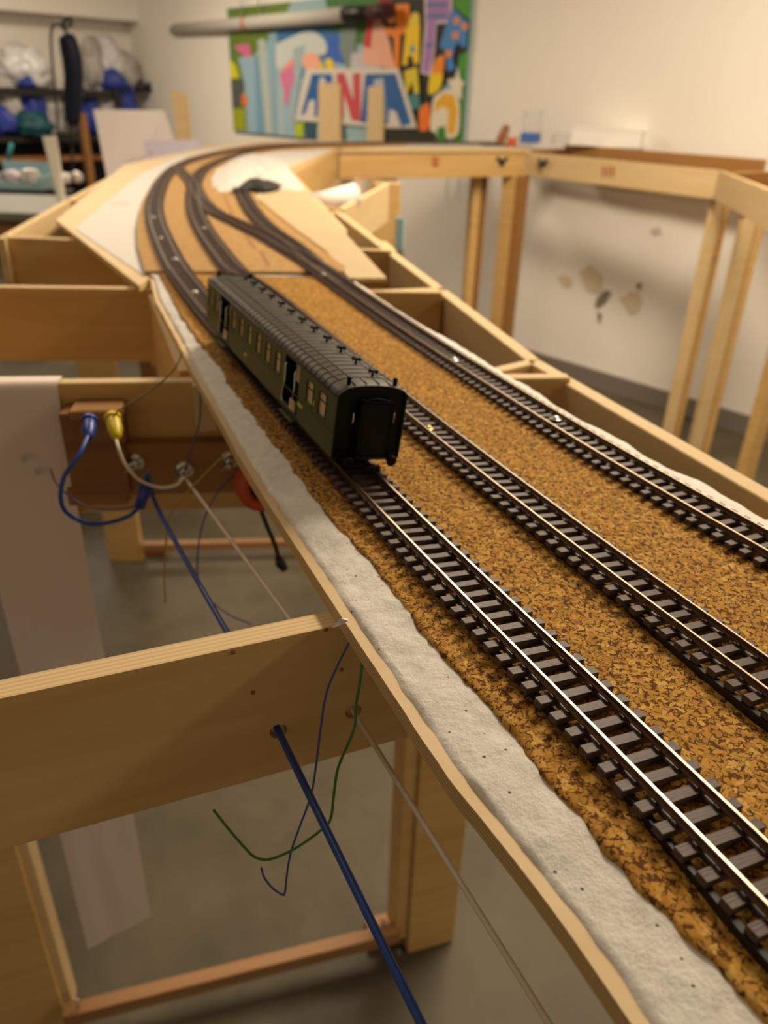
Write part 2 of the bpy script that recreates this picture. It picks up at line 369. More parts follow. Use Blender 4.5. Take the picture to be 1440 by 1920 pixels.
# ================================================================== TRACK BED (near module)
def xf(pts):
    pts = sorted([(p[1], p[0]) for p in pts])
    def f(y):
        if y <= pts[0][0]: a, b = pts[0], pts[1]
        elif y >= pts[-1][0]: a, b = pts[-2], pts[-1]
        else:
            for a, b in zip(pts, pts[1:]):
                if a[0] <= y <= b[0]: break
        return a[1]+(b[1]-a[1])*(y-a[0])/(b[0]-a[0])
    return f
YN, YJ = 0.02, 0.915
ply_left = [Vector((0.101, 0.015, 0))]+[G(x, y, -.006) for x, y in [(1213, 1920), (1075, 1725), (995, 1622), (869, 1468), (800, 1370), (706, 1230), (640, 1132), (499, 920), (457, 852), (432, 806), (395, 743), (370, 700), (340, 640), (297, 563), (287, 523)]]
ply_right = [Vector((0.375, 0.03, 0))]+[G(x, y, -.003) for x, y in [(1440, 970), (1411, 953), (1369, 928), (1319, 899), (1273, 882), (1227, 860), (1177, 825), (1100, 790), (1050, 762), (1000, 725), (950, 700), (900, 667), (850, 637), (800, 612), (750, 582), (700, 548), (655, 517)]]
cork_left = [Vector((0.131, 0.02, 0))]+[G(x, y, 0) for x, y in [(1425, 1903), (1242, 1714), (1127, 1582), (1007, 1445), (967, 1376), (863, 1267), (789, 1181), (697, 1055), (640, 998), (578, 920), (541, 866), (503, 820), (476, 781), (453, 752), (439, 737), (412, 689), (370, 639), (333, 583), (303, 523)]]
XL, XR, XC = xf(ply_left), xf(ply_right), xf(cork_left)
t3c = [(0.312, 0.065)]+[tuple(G(x, y, .0068).xy) for x, y in [(1440, 1011), (1290, 927), (1140, 841), (1000, 757), (900, 695), (800, 633), (700, 567), (640, 526), (600, 499)]]
XT3 = xf(t3c)
XCR = lambda y: min(XT3(y)+0.0225, XR(y)-0.004)
bed = empty('baseboard', (0.05, 0.45, T-0.012), 'long plywood baseboard edged with white plaster carrying the three cork-bedded tracks', 'baseboard')
ys = [YN+(YJ-YN)*i/120 for i in range(121)]
poly_extrude('plywood_board', [(XL(y)-0.0035+0.0006*noise.noise((y*60, 3, 0)), y) for y in ys]+[(XR(y)-0.002, y) for y in reversed(ys)], T-0.0135, T-0.0062, [WOODP, PLYEDGE_Z], bed)
def strip(name, fa, fb, za, zb, y0, y1, dy, nc, amp, seed):
    rows = []; y = y0
    while y <= y1:
        row = []
        for j in range(nc+1):
            t = j/nc; ja = 0.0012*noise.noise((y*90, seed, 1)); jb = 0.0012*noise.noise((y*70, seed, 9))
            x = (fa(y)+ja)*(1-t)+(fb(y)+jb)*t
            z = za+(zb-za)*(t**0.8)
            p = Vector((x, y, 0))
            h = amp*(noise.noise(p*55+Vector((seed, 0, 0)))+0.5*noise.noise(p*130)+0.25*noise.noise(p*330))
            if j == 0: z = T-0.0062; h = 0
            row.append(Vector((x, y, T+z+h if j else z)))
        rows.append(row); y += dy
    return loft(name, rows, PLASTER, bed)
strip('plaster_edge', lambda y: XL(y)+0.0015, lambda y: XC(y)+0.003, -0.0052, -0.0012, YN, YJ, 0.0022, 16, 0.0008, 4.0)
strip('plaster_edge', lambda y: XR(y)-0.0005, lambda y: XCR(y)-0.003, -0.0040, -0.0010, YN, YJ, 0.0025, 8, 0.0008, 8.0)
# a torn flake of plaster hanging over the edge
fl = G(652, 1160, -.004)
wmesh('plaster_flake', [fl+Vector(v) for v in ((0, 0, 0), (-.004, -.0005, -.001), (-.0065, -.002, -.0035), (-.004, -.003, -.002), (.0005, -.0025, .0008), (-.003, -.0015, .0012))], [(0, 1, 5), (1, 2, 5), (2, 3, 5), (3, 4, 5), (4, 0, 5), (0, 4, 3, 2, 1)], PLASTER, bed)
# cork sheet: real granule relief
rows = []; y = YN
while y <= YJ:
    nc = 150; a, b = XC(y)+0.0011*noise.noise((y*160, 5, 2))+0.0008*noise.noise((y*40, 1, 2)), XCR(y); row = []
    for j in range(nc+1):
        t = j/nc; x = a+(b-a)*t; p = Vector((x, y, 0.3))
        d = noise.voronoi(p*330)[0]
        h = -0.00055*max(0, d[0]/max(d[1], 1e-4)-0.45)+0.0004*noise.noise(p*90)
        row.append(Vector((x, y, T+h-(0.0022 if j == 0 else (0.0007*abs(noise.noise(p*300)) if j == 1 else 0)))))
    row.insert(0, Vector((row[0].x, y, T-0.0062))); row.append(Vector((row[-1].x, y, T-0.006)))
    rows.append(row); y += 0.0016 if y < 0.55 else 0.004
loft('cork_sheet', rows, CORK, bed)

# ================================================================== TRACKS
RG = 0.00865
PITCHS = 0.0082
def prof(s=1.0): # rail section: (across, up, is head top next)
    return [(-.0011, 0), (-.0011, .0004), (-.0003, .0007), (-.0003, .0018), (-.0005, .0020), (-.0005, .00265), (.0005, .00265), (.0005, .0020), (.0003, .0018), (.0003, .0007), (.0011, .0004), (.0011, 0)]
def sleeper_mesh(kind):
    vs, fs, fm = [], [], []
    def bx(x0, x1, y0, y1, z0, z1, m, tap=0.0):
        n = len(vs); vs.extend([(x0-tap, y0-tap, z0), (x1+tap, y0-tap, z0), (x1+tap, y1+tap, z0), (x0-tap, y1+tap, z0), (x0, y0, z1), (x1, y0, z1), (x1, y1, z1), (x0, y1, z1)])
        fs.extend([tuple(n+i for i in f) for f in BOXF]); fm.extend([m]*6)
    bx(-.01620, .01620, -.0018, .0018, -.0024, 0, 0, 0.00015)
    for sx in (-1, 1):
        c = sx*RG
        bx(c-.0023, c+.0023, -.0013, .0013, -.0001, .0004, 1)          # tie plate
        for e in (-1, 1): bx(c+e*.0016-.0006, c+e*.0016+.0006, -.0008, .0008, .0003, .0011, 1)
        if kind:                                                        # the web that joins this sleeper to the next, tucked under the rail
            bx(c-.0022, c-.0009, .0018, .0030, -.0012, -.0001, 0)
        else: bx(c-.0012, c+.0012, .0018, .0064, -.0022, -.0010, 1)
    return meshdata('sleeper', vs, fs, [SLEEPER, CHAIR], fm)
SLM = [sleeper_mesh(0), sleeper_mesh(1)]
def track(name, pts, label, group=None, cant=R_(6.5), zc=0.0040, mode='objects', support=None, s_skip=0.0, sl_end=None):
    path = resample([Vector((p[0], p[1], 0)) for p in pts] if len(pts) > 60 else cat([Vector((p[0], p[1], 0)) for p in pts], 14), 0.005)
    n = len(path); mid = path[n//2]
    e = empty(name, (mid.x, mid.y, T), label, 'model track', group)
    S_ = [0.0]
    for a, b in zip(path, path[1:]): S_.append(S_[-1]+(b-a).length)
    def fr(i):
        t = (path[min(i+1, n-1)]-path[max(i-1, 0)]).normalized(); r = Vector((t.y, -t.x, 0)); c = cant(S_[i]) if callable(cant) else cant
        rr = r*math.cos(c)-Vector((0, 0, math.sin(c))); u = Vector((0, 0, math.cos(c)))+r*math.sin(c)
        return Vector((path[i].x, path[i].y, T+zc)), t, rr, u
    FR = [fr(i) for i in range(n)]
    for sx in (-1, 1):
        vs, fs, fm = [], [], []; P = prof(); k = len(P)
        for o, t, r, u in FR:
            for a, b in P: vs.append(o+r*(sx*RG+a)+u*(b+.0004))
        for i in range(n-1):
            for j in range(k):
                j2 = (j+1) % k; fs.append((i*k+j, i*k+j2, (i+1)*k+j2, (i+1)*k+j)); fm.append(1 if j == 5 else 0)
        fs.append(tuple(range(k))); fm.append(0); fs.append(tuple(range((n-1)*k, n*k))); fm.append(0)
        wmesh('rail', vs, fs, [RAILSIDE, RAILTOP], e, fm)
    s = 0.004; idx = 0; k = 0; mats_ = []
    while s < (sl_end or S_[-1]-0.003):
        while idx < n-2 and S_[idx+1] < s: idx += 1
        f = (s-S_[idx])/(S_[idx+1]-S_[idx]); o, t, r, u = FR[idx]; o2 = FR[idx+1][0]; p = o.lerp(o2, f); j = random.uniform(-.012, .012)
        tt = (t+r*j).normalized(); rr = (r-t*j).normalized()
        mats_.append((Matrix(((rr.x, tt.x, u.x, p.x), (rr.y, tt.y, u.y, p.y), (rr.z, tt.z, u.z, p.z), (0, 0, 0, 1))), k % 2)); k += 1; s += PITCHS
    if mode == 'objects':
        for M, kk in mats_: link('sleeper', SLM[kk], e, M)
    else:
        vs, fs = [], []
        B = [(-.0162, -.0018, -.0024), (.0162, -.0018, -.0024), (.0162, .0018, -.0024), (-.0162, .0018, -.0024), (-.0162, -.0018, 0), (.0162, -.0018, 0), (.0162, .0018, 0), (-.0162, .0018, 0)]
        for M, kk in mats_:
            m = len(vs); vs.extend(M@Vector(b) for b in B); fs.extend(tuple(m+i for i in f) for f in BOXF)
        tag(wmesh('sleepers', vs, fs, SLEEPER, e, fix=False), kind='stuff')
    if support:                                                         # black packing strip that lifts the outer sleeper ends
        for (s0, s1, off) in support:
            rows = []
            for i in range(n):
                if s0 <= S_[i] <= s1:
                    o, t, r, u = FR[i]; a = o-r*(.0165-off-(.004*max(0, 1-(s1-S_[i])/.05) if off == 0 else 0))-u*.0030
                    q = a-r*.0004
                    rows.append([Vector((q.x, q.y, T-.001)), q+u*.0003, a+r*.0022+u*.0001, Vector(((a+r*.0022).x, (a+r*.0022).y, T-.001))])
            if len(rows) > 1: loft('packing_strip', rows, BLACKPL, e, smooth=False, fix=True)
    return e, FR, S_
Z4 = lambda x, y: (250+x/4.8, 250+y/4.8)
g2 = lambda x, y: G(x, y, .004).xy
t1n = [(.160, .020), (.1075, .129), (.0735, .198), (.0465, .252), (.0125, .320), (-.0135, .375), (-.056, .468), (-.112, .600), (-.160, .705), tuple(g2(352, 530)), tuple(g2(341, 515))]
t1f = [tuple(g2(341, 515)), tuple(g2(330, 500)), tuple(g2(309, 458)), tuple(g2(293, 417)), tuple(g2(289, 383)), tuple(g2(297, 354)), tuple(g2(308, 333)), tuple(g2(323, 317)), tuple(g2(343, 305)), tuple(g2(378, 294)), tuple(g2(420, 285)), tuple(g2(470, 277)), (-.40, 3.66), (-.13, 3.93), (.20, 4.15), (.50, 4.31)]
t2n = [(.226, .030), (.1425, .212), (.1235, .247), (.0985, .298), (.0765, .345), (.0535, .394), (.0300, .445), (.003, .507), (-.035, .594), (-.092, .725), (-.140, .840), tuple(g2(448, 516))]
t2f = [tuple(g2(448, 516)), tuple(g2(437, 504)), tuple(g2(402, 458)), tuple(g2(382, 429)), tuple(g2(367, 396)), tuple(g2(363, 367)), tuple(g2(365, 346)), tuple(g2(371, 329)), tuple(g2(385, 314)), tuple(g2(410, 301)), tuple(g2(445, 289)), tuple(g2(490, 279)), (-.36, 3.60), (-.10, 3.87), (.22, 4.08), (.52, 4.24)]
c_var = lambda s: R_(6.5)
def eased(near_, far_, yj, n=160):
    """one flowing line through both lists, eased like bent rail, cut at the bed joint"""
    P = resample(cat([Vector((p[0], p[1], 0)) for p in near_+far_[1:]], 14), 0.005)
    for _ in range(n): P = [P[0]]+[P[i]*.5+(P[i-1]+P[i+1])*.25 for i in range(1, len(P)-1)]+[P[-1]]
    k = next(i for i, p in enumerate(P) if p.y > yj)
    return P[:k+1], P[k:]
t1n, t1f = eased(t1n, t1f, .905); t2n, t2f = eased(t2n, t2f, .905)
t4 = [t3c[-1], tuple(g2(550, 458)), tuple(g2(510, 431)), tuple(g2(485, 408)), tuple(g2(468, 386)), tuple(g2(457, 366)), tuple(g2(450, 350))]
t3n, t4n = eased(t3c, t4, .965, 80)
tr1, FR1, S1 = track('track_section', t1n, 'flexible track section beside the broad white plaster edge, carrying the green coach', 'straight track sections', c_var, support=[(0.0, 0.17, 0.0), (0.17, 1.1, 0.004)])
tr2, FR2, S2 = track('track_section', t2n, 'middle flexible track section with a brass screw between its rails', 'straight track sections', c_var, support=[(0.0, 0.27, 0.0), (0.27, 1.1, 0.004)])
tr3, FR3, S3 = track('track_section', t3n, 'flexible track section beside the narrow white plaster strip and the open timber frame', 'straight track sections', R_(1.8), zc=.0034, support=[(0.0, 1.2, 0.004)])
track('curved_track', t1f, 'outer curved track bending away beyond the bed joint', 'curved track sections', R_(2), mode='stuff', zc=.0035)
track('curved_track', t2f, 'inner curved track bending away beyond the bed joint', 'curved track sections', R_(2), mode='stuff', zc=.0035)
track('siding_track', t4n, 'siding track running under the white plaster mound', None, R_(1), mode='stuff', zc=.0032)
t5 = [tuple(g2(640, 527)), tuple(g2(608, 505)), tuple(g2(575, 485)), tuple(g2(540, 465)), tuple(g2(500, 442)), tuple(g2(469, 427)), tuple(g2(437, 412)), tuple(g2(406, 397)), tuple(g2(384, 380)), tuple(g2(371, 362)), tuple(g2(366, 348))]
track('connecting_track', t5, 'diverging track of the turnout joining the siding to the inner curve', None, 0.0, mode='stuff', zc=.0030)
t6 = [tuple(g2(365, 352)), tuple(g2(357, 337)), tuple(g2(345, 325)), tuple(g2(334, 313)), tuple(g2(337, 308))]
track('crossover_track', t6, 'short crossover track linking the outer and inner curves', None, 0.0, mode='stuff', zc=.0030)
# fixing screws with washers standing between the rails
def screw(px, py, m, label, sc=1.0, grp='track fixing screws', cant=5.0):
    p = G(px, py, .0042)
    e = empty('track_screw', p, label, 'screw', grp)
    base = Matrix.Translation(p)@Matrix.Rotation(R_(cant), 4, Vector((-.44, .9, 0)))
    lathe('washer', [(.0012, 0), (.0036*sc, 0), (.0038*sc, .0003), (.0036*sc, .0007), (.0012, .0007)], base, m, e)
    h = lathe('screw_head', [(.0004, .0006), (.0018*sc, .0007), (.0022*sc, .0012), (.0019*sc, .0019), (.0008, .0022), (.0002, .0022)], base, m, e)
    block('slot', (base@Vector((0, 0, .0022))), .0026*sc, .0004, .0003, DARKMETAL, h, rz=0.6, bev=0)
screw(803, 804, BRASS, 'brass screw on a washer fixing the middle track', .95, None)
screw(1042, 786, STEEL, 'bright steel screw and washer between the rails next to the open frame', 1.15, 'screws in the frame-side track')
screw(851, 675, STEEL, 'bright steel screw and washer between the rails next to the open frame', 1.1, 'screws in the frame-side track')
for x, y in ((365, 548), (328, 487), (302, 447), (287, 408)): screw(x, y, STEEL, 'steel fixing screw between the rails of the outer track near the bed joint', .9, 'screws in the outer track', 2)
for x, y in ((382, 428), (606, 516)): screw(x, y, STEEL, 'steel fixing screw in the track at the turnout', .9, 'screws at the turnout', 2)

# ================================================================== FAR MODULE TOP
P6 = lambda L, dz: [G(x, y, dz).xy for x, y in L]
far = empty('curved_baseboard', (-.3, 2.0, T-.012), 'wide plywood baseboard with painted white top carrying the curved tracks', 'baseboard')
poly_extrude('plywood_board', P6([(285, 516), (262, 536), (105, 412), (235, 308), (400, 272), (478, 262)], -.006)+[Vector((.50, 4.50)), Vector((.614, 4.02)), Vector((-.238, 3.59))]+P6([(545, 318), (650, 430), (640, 512)], -.006), T-.0125, T-.0062, [WOODP, PLYEDGE_Z], far)
poly_extrude('white_coat', P6([(284, 512), (268, 515), (140, 428), (262, 327), (330, 293), (420, 273), (480, 264)], -.005)+[Vector((.46, 4.46)), Vector((.57, 4.06)), Vector((-.25, 3.65))]+P6([(540, 312), (500, 330), (560, 480), (600, 505)], -.005), T-.0062, T-.0052, WHITE, far)
poly_extrude('cork_sheet', P6([(272, 507), (258, 460), (256, 425), (262, 395), (271, 370), (290, 337), (318, 311), (355, 294), (420, 278), (492, 267)], 0)+[Vector((.02, 4.15)), Vector((.05, 3.95))]+P6([(520, 280), (450, 292), (408, 312), (396, 330), (398, 350), (440, 352), (470, 352), (486, 378), (520, 405), (560, 436), (610, 472), (648, 500), (640, 508), (560, 509)], 0), T-.0052, T-.0004, CORKF, far)
poly_extrude('pale_plywood_sheet', P6([(474, 366), (500, 356), (572, 356), (725, 521), (655, 521), (612, 470), (560, 433), (520, 402), (488, 376)], -.001), T-.0052, T-.001, [woodmat('bleached_ply', (0.575, 0.445, 0.26), (0.535, 0.40, 0.215)), PLYEDGE_Z], far)
poly_extrude('joint_batten', P6([(292, 522), (640, 516), (640, 510), (275, 510)], -.004), T-.0125, T-.004, WHITE, far)
# pencil line on the white coat
q = [G(x, y, -.0052) for x, y in ((207, 380), (243, 379), (243, 383), (207, 384))]
wmesh('pencil_mark', q, [(0, 1, 2, 3)], GST, far, fix=False)
for v in bpy.data.objects['pencil_mark'].data.vertices: v.co.z += 0.0004
# plaster mound
def lumpy(name, outline, z0, hgt, m, parent, seed, n=26, amp=1.0):
    c = sum(outline, Vector((0, 0)))/len(outline); ring = cat([Vector((p[0], p[1], 0)) for p in outline]+[Vector((outline[0][0], outline[0][1], 0))], 6)[:-1]
    rows = []
    for k in range(n+1):
        f = k/n; row = []
        for p in ring+[ring[0]]:
            x = c.x+(p.x-c.x)*(1-f); y = c.y+(p.y-c.y)*(1-f); v = Vector((x, y, seed))
            h = hgt*(1-(1-f)**3)*(0.75+0.6*noise.noise(v*14)*amp+0.35*noise.noise(v*40)*amp+0.15*noise.noise(v*90)*amp)
            row.append(Vector((x, y, z0+max(0, h))))
        rows.append(row)
    return loft(name, rows, m, parent, fix=True)
lumpy('plaster_mound', P6([(428, 300), (404, 328), (395, 350), (408, 362), (440, 358), (480, 350), (520, 354), (570, 356), (548, 322), (530, 300), (500, 289), (462, 287)], 0), T-.003, 0.016, MOUND, far, 2.0)
bk = lumpy('black_cloth', P6([(430, 362), (455, 349), (478, 341), (505, 345), (530, 350), (500, 358), (470, 356)], .004), T+.006, 0.016, BLACKCL, None, 6.0)
tag(bk, 'crumpled black cloth lying at the siding end beside white plaster mound', 'cloth')
# loose cut lines in the far cork
for a, b in (((420, 366), (436, 402)), ((455, 433), (478, 466)), ((488, 470), (505, 498))):
    A, B = G(*a, -.0002), G(*b, -.0002); d = (B-A).normalized(); s_ = Vector((d.y, -d.x, 0))*.0018
    wmesh('cork_cut', [A-s_, A+s_, B+s_, B-s_], [(0, 1, 2, 3)], WOODD, far, fix=False)

# ================================================================== TIMBER FRAMES
fr1 = empty('module_frame', (-.05, .55, 0), 'open plywood module frame with tall legs under the long straight baseboard', 'frame')
ZB = T-.0135
nD = Vector((.388, -.921, 0))
D_a, D_b = Vector((-.47, .075, ZB)), Vector((.240, .374, ZB))
# crosspiece D with two cable holes
def crosspiece_D():
    L = (D_b-D_a).length; t = .011; h = .076; M = frame((D_a+D_b)/2, D_b-D_a)
    holes = []
    dirx = (D_b-D_a).normalized()
    for (px, py) in ((522, 1371), (663, 1334)):
        p = GP(px, py, D_a, nD); holes.append(((p-(D_a+D_b)/2).dot(dirx), p.z-ZB, .0040))
    me = boxmesh('crosspiece', L, t, h, [WOOD, PLYEDGE_Y], 0)
    o = link('crosspiece', me, fr1, M@Matrix.Translation((0, t/2, -h/2)))
    bm = bmesh.new(); bm.from_mesh(me)
    # cut the face grid round each hole by building the front and back faces anew
    for fa in list(bm.faces):
        if abs(fa.normal.y) > .9: bm.faces.remove(fa)
    for sy in (-1, 1):
        yy = sy*t/2; hs = [(x, z+h/2, r) for x, z, r in holes]
        xs = sorted([-L/2, L/2]+[x+d*.012 for x, _, _ in hs for d in (-1, 1)]); 
        for a, b in zip(xs, xs[1:]):
            cc = [q for q in hs if abs((a+b)/2-q[0]) < .006]
            if not cc:
                f_ = bm.faces.new([bm.verts.new(v) for v in ((a, yy, -h/2), (b, yy, -h/2), (b, yy, h/2), (a, yy, h/2))]); continue
            x, z, r = cc[0]; nseg = 24; ring = [bm.verts.new((x+r*math.cos(2*math.pi*k/nseg+math.pi/4), yy, z+r*math.sin(2*math.pi*k/nseg+math.pi/4))) for k in range(nseg)]
            cor = [bm.verts.new(v) for v in ((b, yy, h/2), (a, yy, h/2), (a, yy, -h/2), (b, yy, -h/2))]
            for qd in range(4):
                seg = [ring[(qd*6+k) % nseg] for k in range(7)]
                bm.faces.new([cor[qd]]+[cor[(qd+1) % 4]]+list(reversed(seg)))
    for x, z, r in [(x, z+h/2, r) for x, z, r in holes]:
        nseg = 24
        r0 = [[bm.verts.new((x+r*math.cos(2*math.pi*k/nseg), yy, z+r*math.sin(2*math.pi*k/nseg))) for k in range(nseg)] for yy in (-t/2, t/2)]
        for k in range(nseg): bm.faces.new((r0[0][k], r0[1][k], r0[1][(k+1) % nseg], r0[0][(k+1) % nseg]))
    bmesh.ops.recalc_face_normals(bm, faces=bm.faces)
    for fa in bm.faces: fa.material_index = 1 if abs(fa.normal.z) > .9 and fa.calc_area() > .003 else 0
    bm.to_mesh(me); bm.free()
    hp = []
    for x, z, r in holes: hp.append((o.matrix_local, (D_a+D_b)/2+dirx*x+Vector((0, 0, z))))
    return [h_[1] for h_ in hp]
HOLES = crosspiece_D()
for px, py in ((437, 1222), (474, 1298), (611, 1180), (640, 1255)):   # screw heads sunk in the crosspiece
    p = GP(px, py, D_a, nD)
    lathe('screw_head', [(.0003, 0), (.0010, 0), (.0010, .0004), (.0003, .0005)], Matrix.Translation(p+nD*.0001)@nD.to_track_quat('Z', 'Y').to_matrix().to_4x4(), WOODD, fr1, 10)
C_a, C_b = Vector((-.62, .512, ZB)), Vector((.150, .611, ZB))
B_a, B_b = Vector((-.80, .842, ZB)), Vector((.060, .915, ZB))
plank('crosspiece', C_a, C_b, .112, .012, WOOD, fr1, off=.006)
plank('crosspiece', B_a, B_b, .085, .012, WOOD, fr1, off=.006)
plank('girder', (.129, .671, T-.018), (.352, .093, T-.018), .095, .014, WOODP, fr1, off=0)
plank('girder', (.129, .674, T-.018), (.062, .948, T-.018), .095, .014, WOODP, fr1, off=0)
plank('girder', (-.163, .600, ZB), (-.262, .862, ZB), .10, .012, WOOD, fr1)
plank('girder', (-.44, .50, ZB), (-.56, 1.10, ZB), .10, .012, WOOD, fr1)
plank('crosspiece', G(925, 694, -.018), Vector((.128, .669, T-.018)), .09, .012, WOODP, fr1)
plank('crosspiece', Vector((.05, .60, T-.0145)), G(925, 694, -.018), .09, .012, WOODP, fr1)
plank('crosspiece', G(1435, 1000, -.016), G(1500, 985, -.016), .08, .010, WOODP, fr1)
# legs
def leg(px0, px1, dz_top, t, m, parent, name='leg', foot=True):
    a, b = G(*px0, -T), G(*px1, -T)
    d = (b-a).normalized(); n = Vector((-d.y, d.x, 0)); wdt = (b-a).length; H = T+dz_top
    me = boxmesh(name, wdt, t, H-0.0, m, .0015)
    M = frame(((a+b)/2+n*t/2), d); M = Matrix.Translation((0, 0, H/2))@M
    return link(name, me, parent, M), a, b, d, n
l, a, b, d, n = leg((764, 1788), (850, 1764), -.11, .022, WOOD, fr1)
block('leg_batten', (a-d*.012+n*.03).to_3d()+Vector((0, 0, (T-.11)/2+.02)), .022, .05, T-.15, WOOD, fr1, rz=math.atan2(d.y, d.x))
block('foot', (a+n*.045-d*.03)+Vector((0, 0, .012)), .06, .05, .024, WOODD, fr1, rz=math.atan2(d.y, d.x))
lb = G(128, 1922, -T); ld = Vector((.935, .35, 0)).normalized(); ln = Vector((-ld.y, ld.x, 0))
block('leg', lb-ld*.055+ln*.011+Vector((0, 0, (T-.1)/2)), .11, .022, T-.1, WOOD, fr1, rz=math.atan2(ld.y, ld.x), bev=.0015)
block('leg_batten', lb+ld*.005+ln*.034+Vector((0, 0, (T-.1)/2)), .016, .05, T-.1, WOODP, fr1, rz=math.atan2(ld.y, ld.x))
b0, b1 = G(118, 1895, -T+.075), G(748, 1738, -T+.075)
plank('brace', b0, b1, .028, .022, WOODO, fr1, edge=False)
for px, py in ((147, 1890), (717, 1738)):
    p = G(px, py, -T+.077)
    tube('eye_screw', [p+Vector((0, 0, -.004)), p+Vector((0, 0, .012)), p+Vector((.004, 0, .017)), p+Vector((.001, 0, .023)), p+Vector((-.003, 0, .018))], .0016, STEEL, fr1, 8)

fr2 = empty('module_frame', (-.3, 1.9, 0), 'open plywood module frame with legs under the wide curved baseboard', 'frame')
lx = [Vector((-.535, .93, ZB)), Vector((-.58, 1.188, ZB)), Vector((-.659, 1.673, ZB)), Vector((-.74, 2.2, ZB)), Vector((-.80, 3.2, ZB))]
for a, b in zip(lx[1:], lx[2:]): plank('girder', a, b, .10, .012, WOODP, fr2)
plank('crosspiece', (-.585, 1.207, ZB), (.0, 1.190, ZB), .10, .012, WOOD, fr2)
plank('crosspiece', (-.665, 1.66, ZB), (-.10, 1.66, ZB), .09, .012, WOOD, fr2)
plank('crosspiece', (-.28, .90, ZB), (-.33, 1.20, ZB), .095, .012, WOOD, fr2)
gR = [Vector((.058, .962, T-.018)), Vector((-.031, 1.319, T-.018)), Vector((-.114, 1.655, T-.018))]
for a, b in zip(gR, gR[1:]): plank('girder', a, b, .095, .014, WOODP, fr2)
plank('crosspiece', G(700, 546, -.018), Vector((.058, .957, T-.018)), .09, .012, WOODP, fr2)
plank('crosspiece', G(588, 402, -.018), Vector((-.112, 1.640, T-.018)), .09, .014, WOODP, fr2)
plank('girder', G(545, 320, -.0135), G(588, 402, -.0135)+Vector((-.02, 0, 0)), .10, .012, WOOD, fr2)
plank('girder', (-.114, 1.66, T-.018), (-.02, 2.25, T-.018), .095, .014, WOODP, fr2)
plank('girder', (-.30, 2.46, ZB), (-.245, 3.56, ZB), .11, .012, WOOD, fr2)
for k, yy in enumerate((2.75, 3.15)): plank('crosspiece', (-.80, yy, ZB), (-.275, yy, ZB), .10, .012, WOOD, fr2)
block('rail_ledge', Vector((-.13, 3.05, T-.125)), .012, 1.0, .05, WOOD, fr2, rz=.05)
leg((205, 1051), (268, 1053), -.10, .022, WOOD, fr2)
block('foot', G(290, 1045, -T)+Vector((0, .03, .012)), .07, .05, .024, WOODD, fr2)
plank('brace', G(268, 1018, -T+.07), G(600, 1010, -T+.07), .025, .022, WOODO, fr2, edge=False)
pL = Vector((-.02, 2.28, 0))
block('leg', pL+Vector((0, .02, (T-.02)/2)), .075, .022, T-.02, WOOD, fr2, rz=.3, bev=.0015)

# ================================================================== THE COACH
HD, CA = R_(24.9), R_(7.2)
_x = Vector((math.sin(HD), -math.cos(HD), 0)); _r = Vector((math.cos(HD), math.sin(HD), 0)); _y = _r*math.cos(CA)-Vector((0, 0, math.sin(CA))); _z = Vector((0, 0, math.cos(CA)))+_r*math.sin(CA)
CO = Vector((-.0122, .3790, T+.0072))
CM = Matrix(((_x.x, _y.x, _z.x, CO.x), (_x.y, _y.y, _z.y, CO.y), (_x.z, _y.z, _z.z, CO.z), (0, 0, 0, 1)))
coach = bpy.data.objects.new('railway_coach', None); COL.objects.link(coach); coach.matrix_basis = CM; coach.empty_display_size = .02
tag(coach, 'dark green model railway coach with grey ribbed roof standing on the track', 'model coach')
LC, WC2, ZB0, ZE, ZT = .292, .0198, .0072, .0405, .0470
def cpart(name, vs, fs, m, parent=None, fm=None, smooth=False, fix=True):
    me = meshdata(name, vs, fs, m, fm, smooth)
    if fix: fixn(me)
    o = bpy.data.objects.new(name, me); COL.objects.link(o); o.parent = parent or coach; return o
def cbox(name, c, s, m, parent=None, bev=.0003):
    me = boxmesh(name, *s, m, bev); o = bpy.data.objects.new(name, me); COL.objects.link(o); o.parent = parent or coach; o.location = c; return o
def ctube(name, pts, r, m, parent=None, seg=8):
    o = tube(name, pts, r, m, None, seg); o.parent = parent or coach; return o
WIN = [(.0135, .0260), (.0335, .0455), (.0935, .1050), (.1150, .1265), (.1365, .1480), (.1580, .1695), (.1795, .1910), (.2010, .2125), (.2540, .2655), (.2730, .2840)]
DOOR = [(.0575, .0850), (.2200, .2470)]
def roofz(y): return ZE+(ZT-ZE)*math.sqrt(max(0, 1-(abs(y)/(WC2+.0006))**2.4))
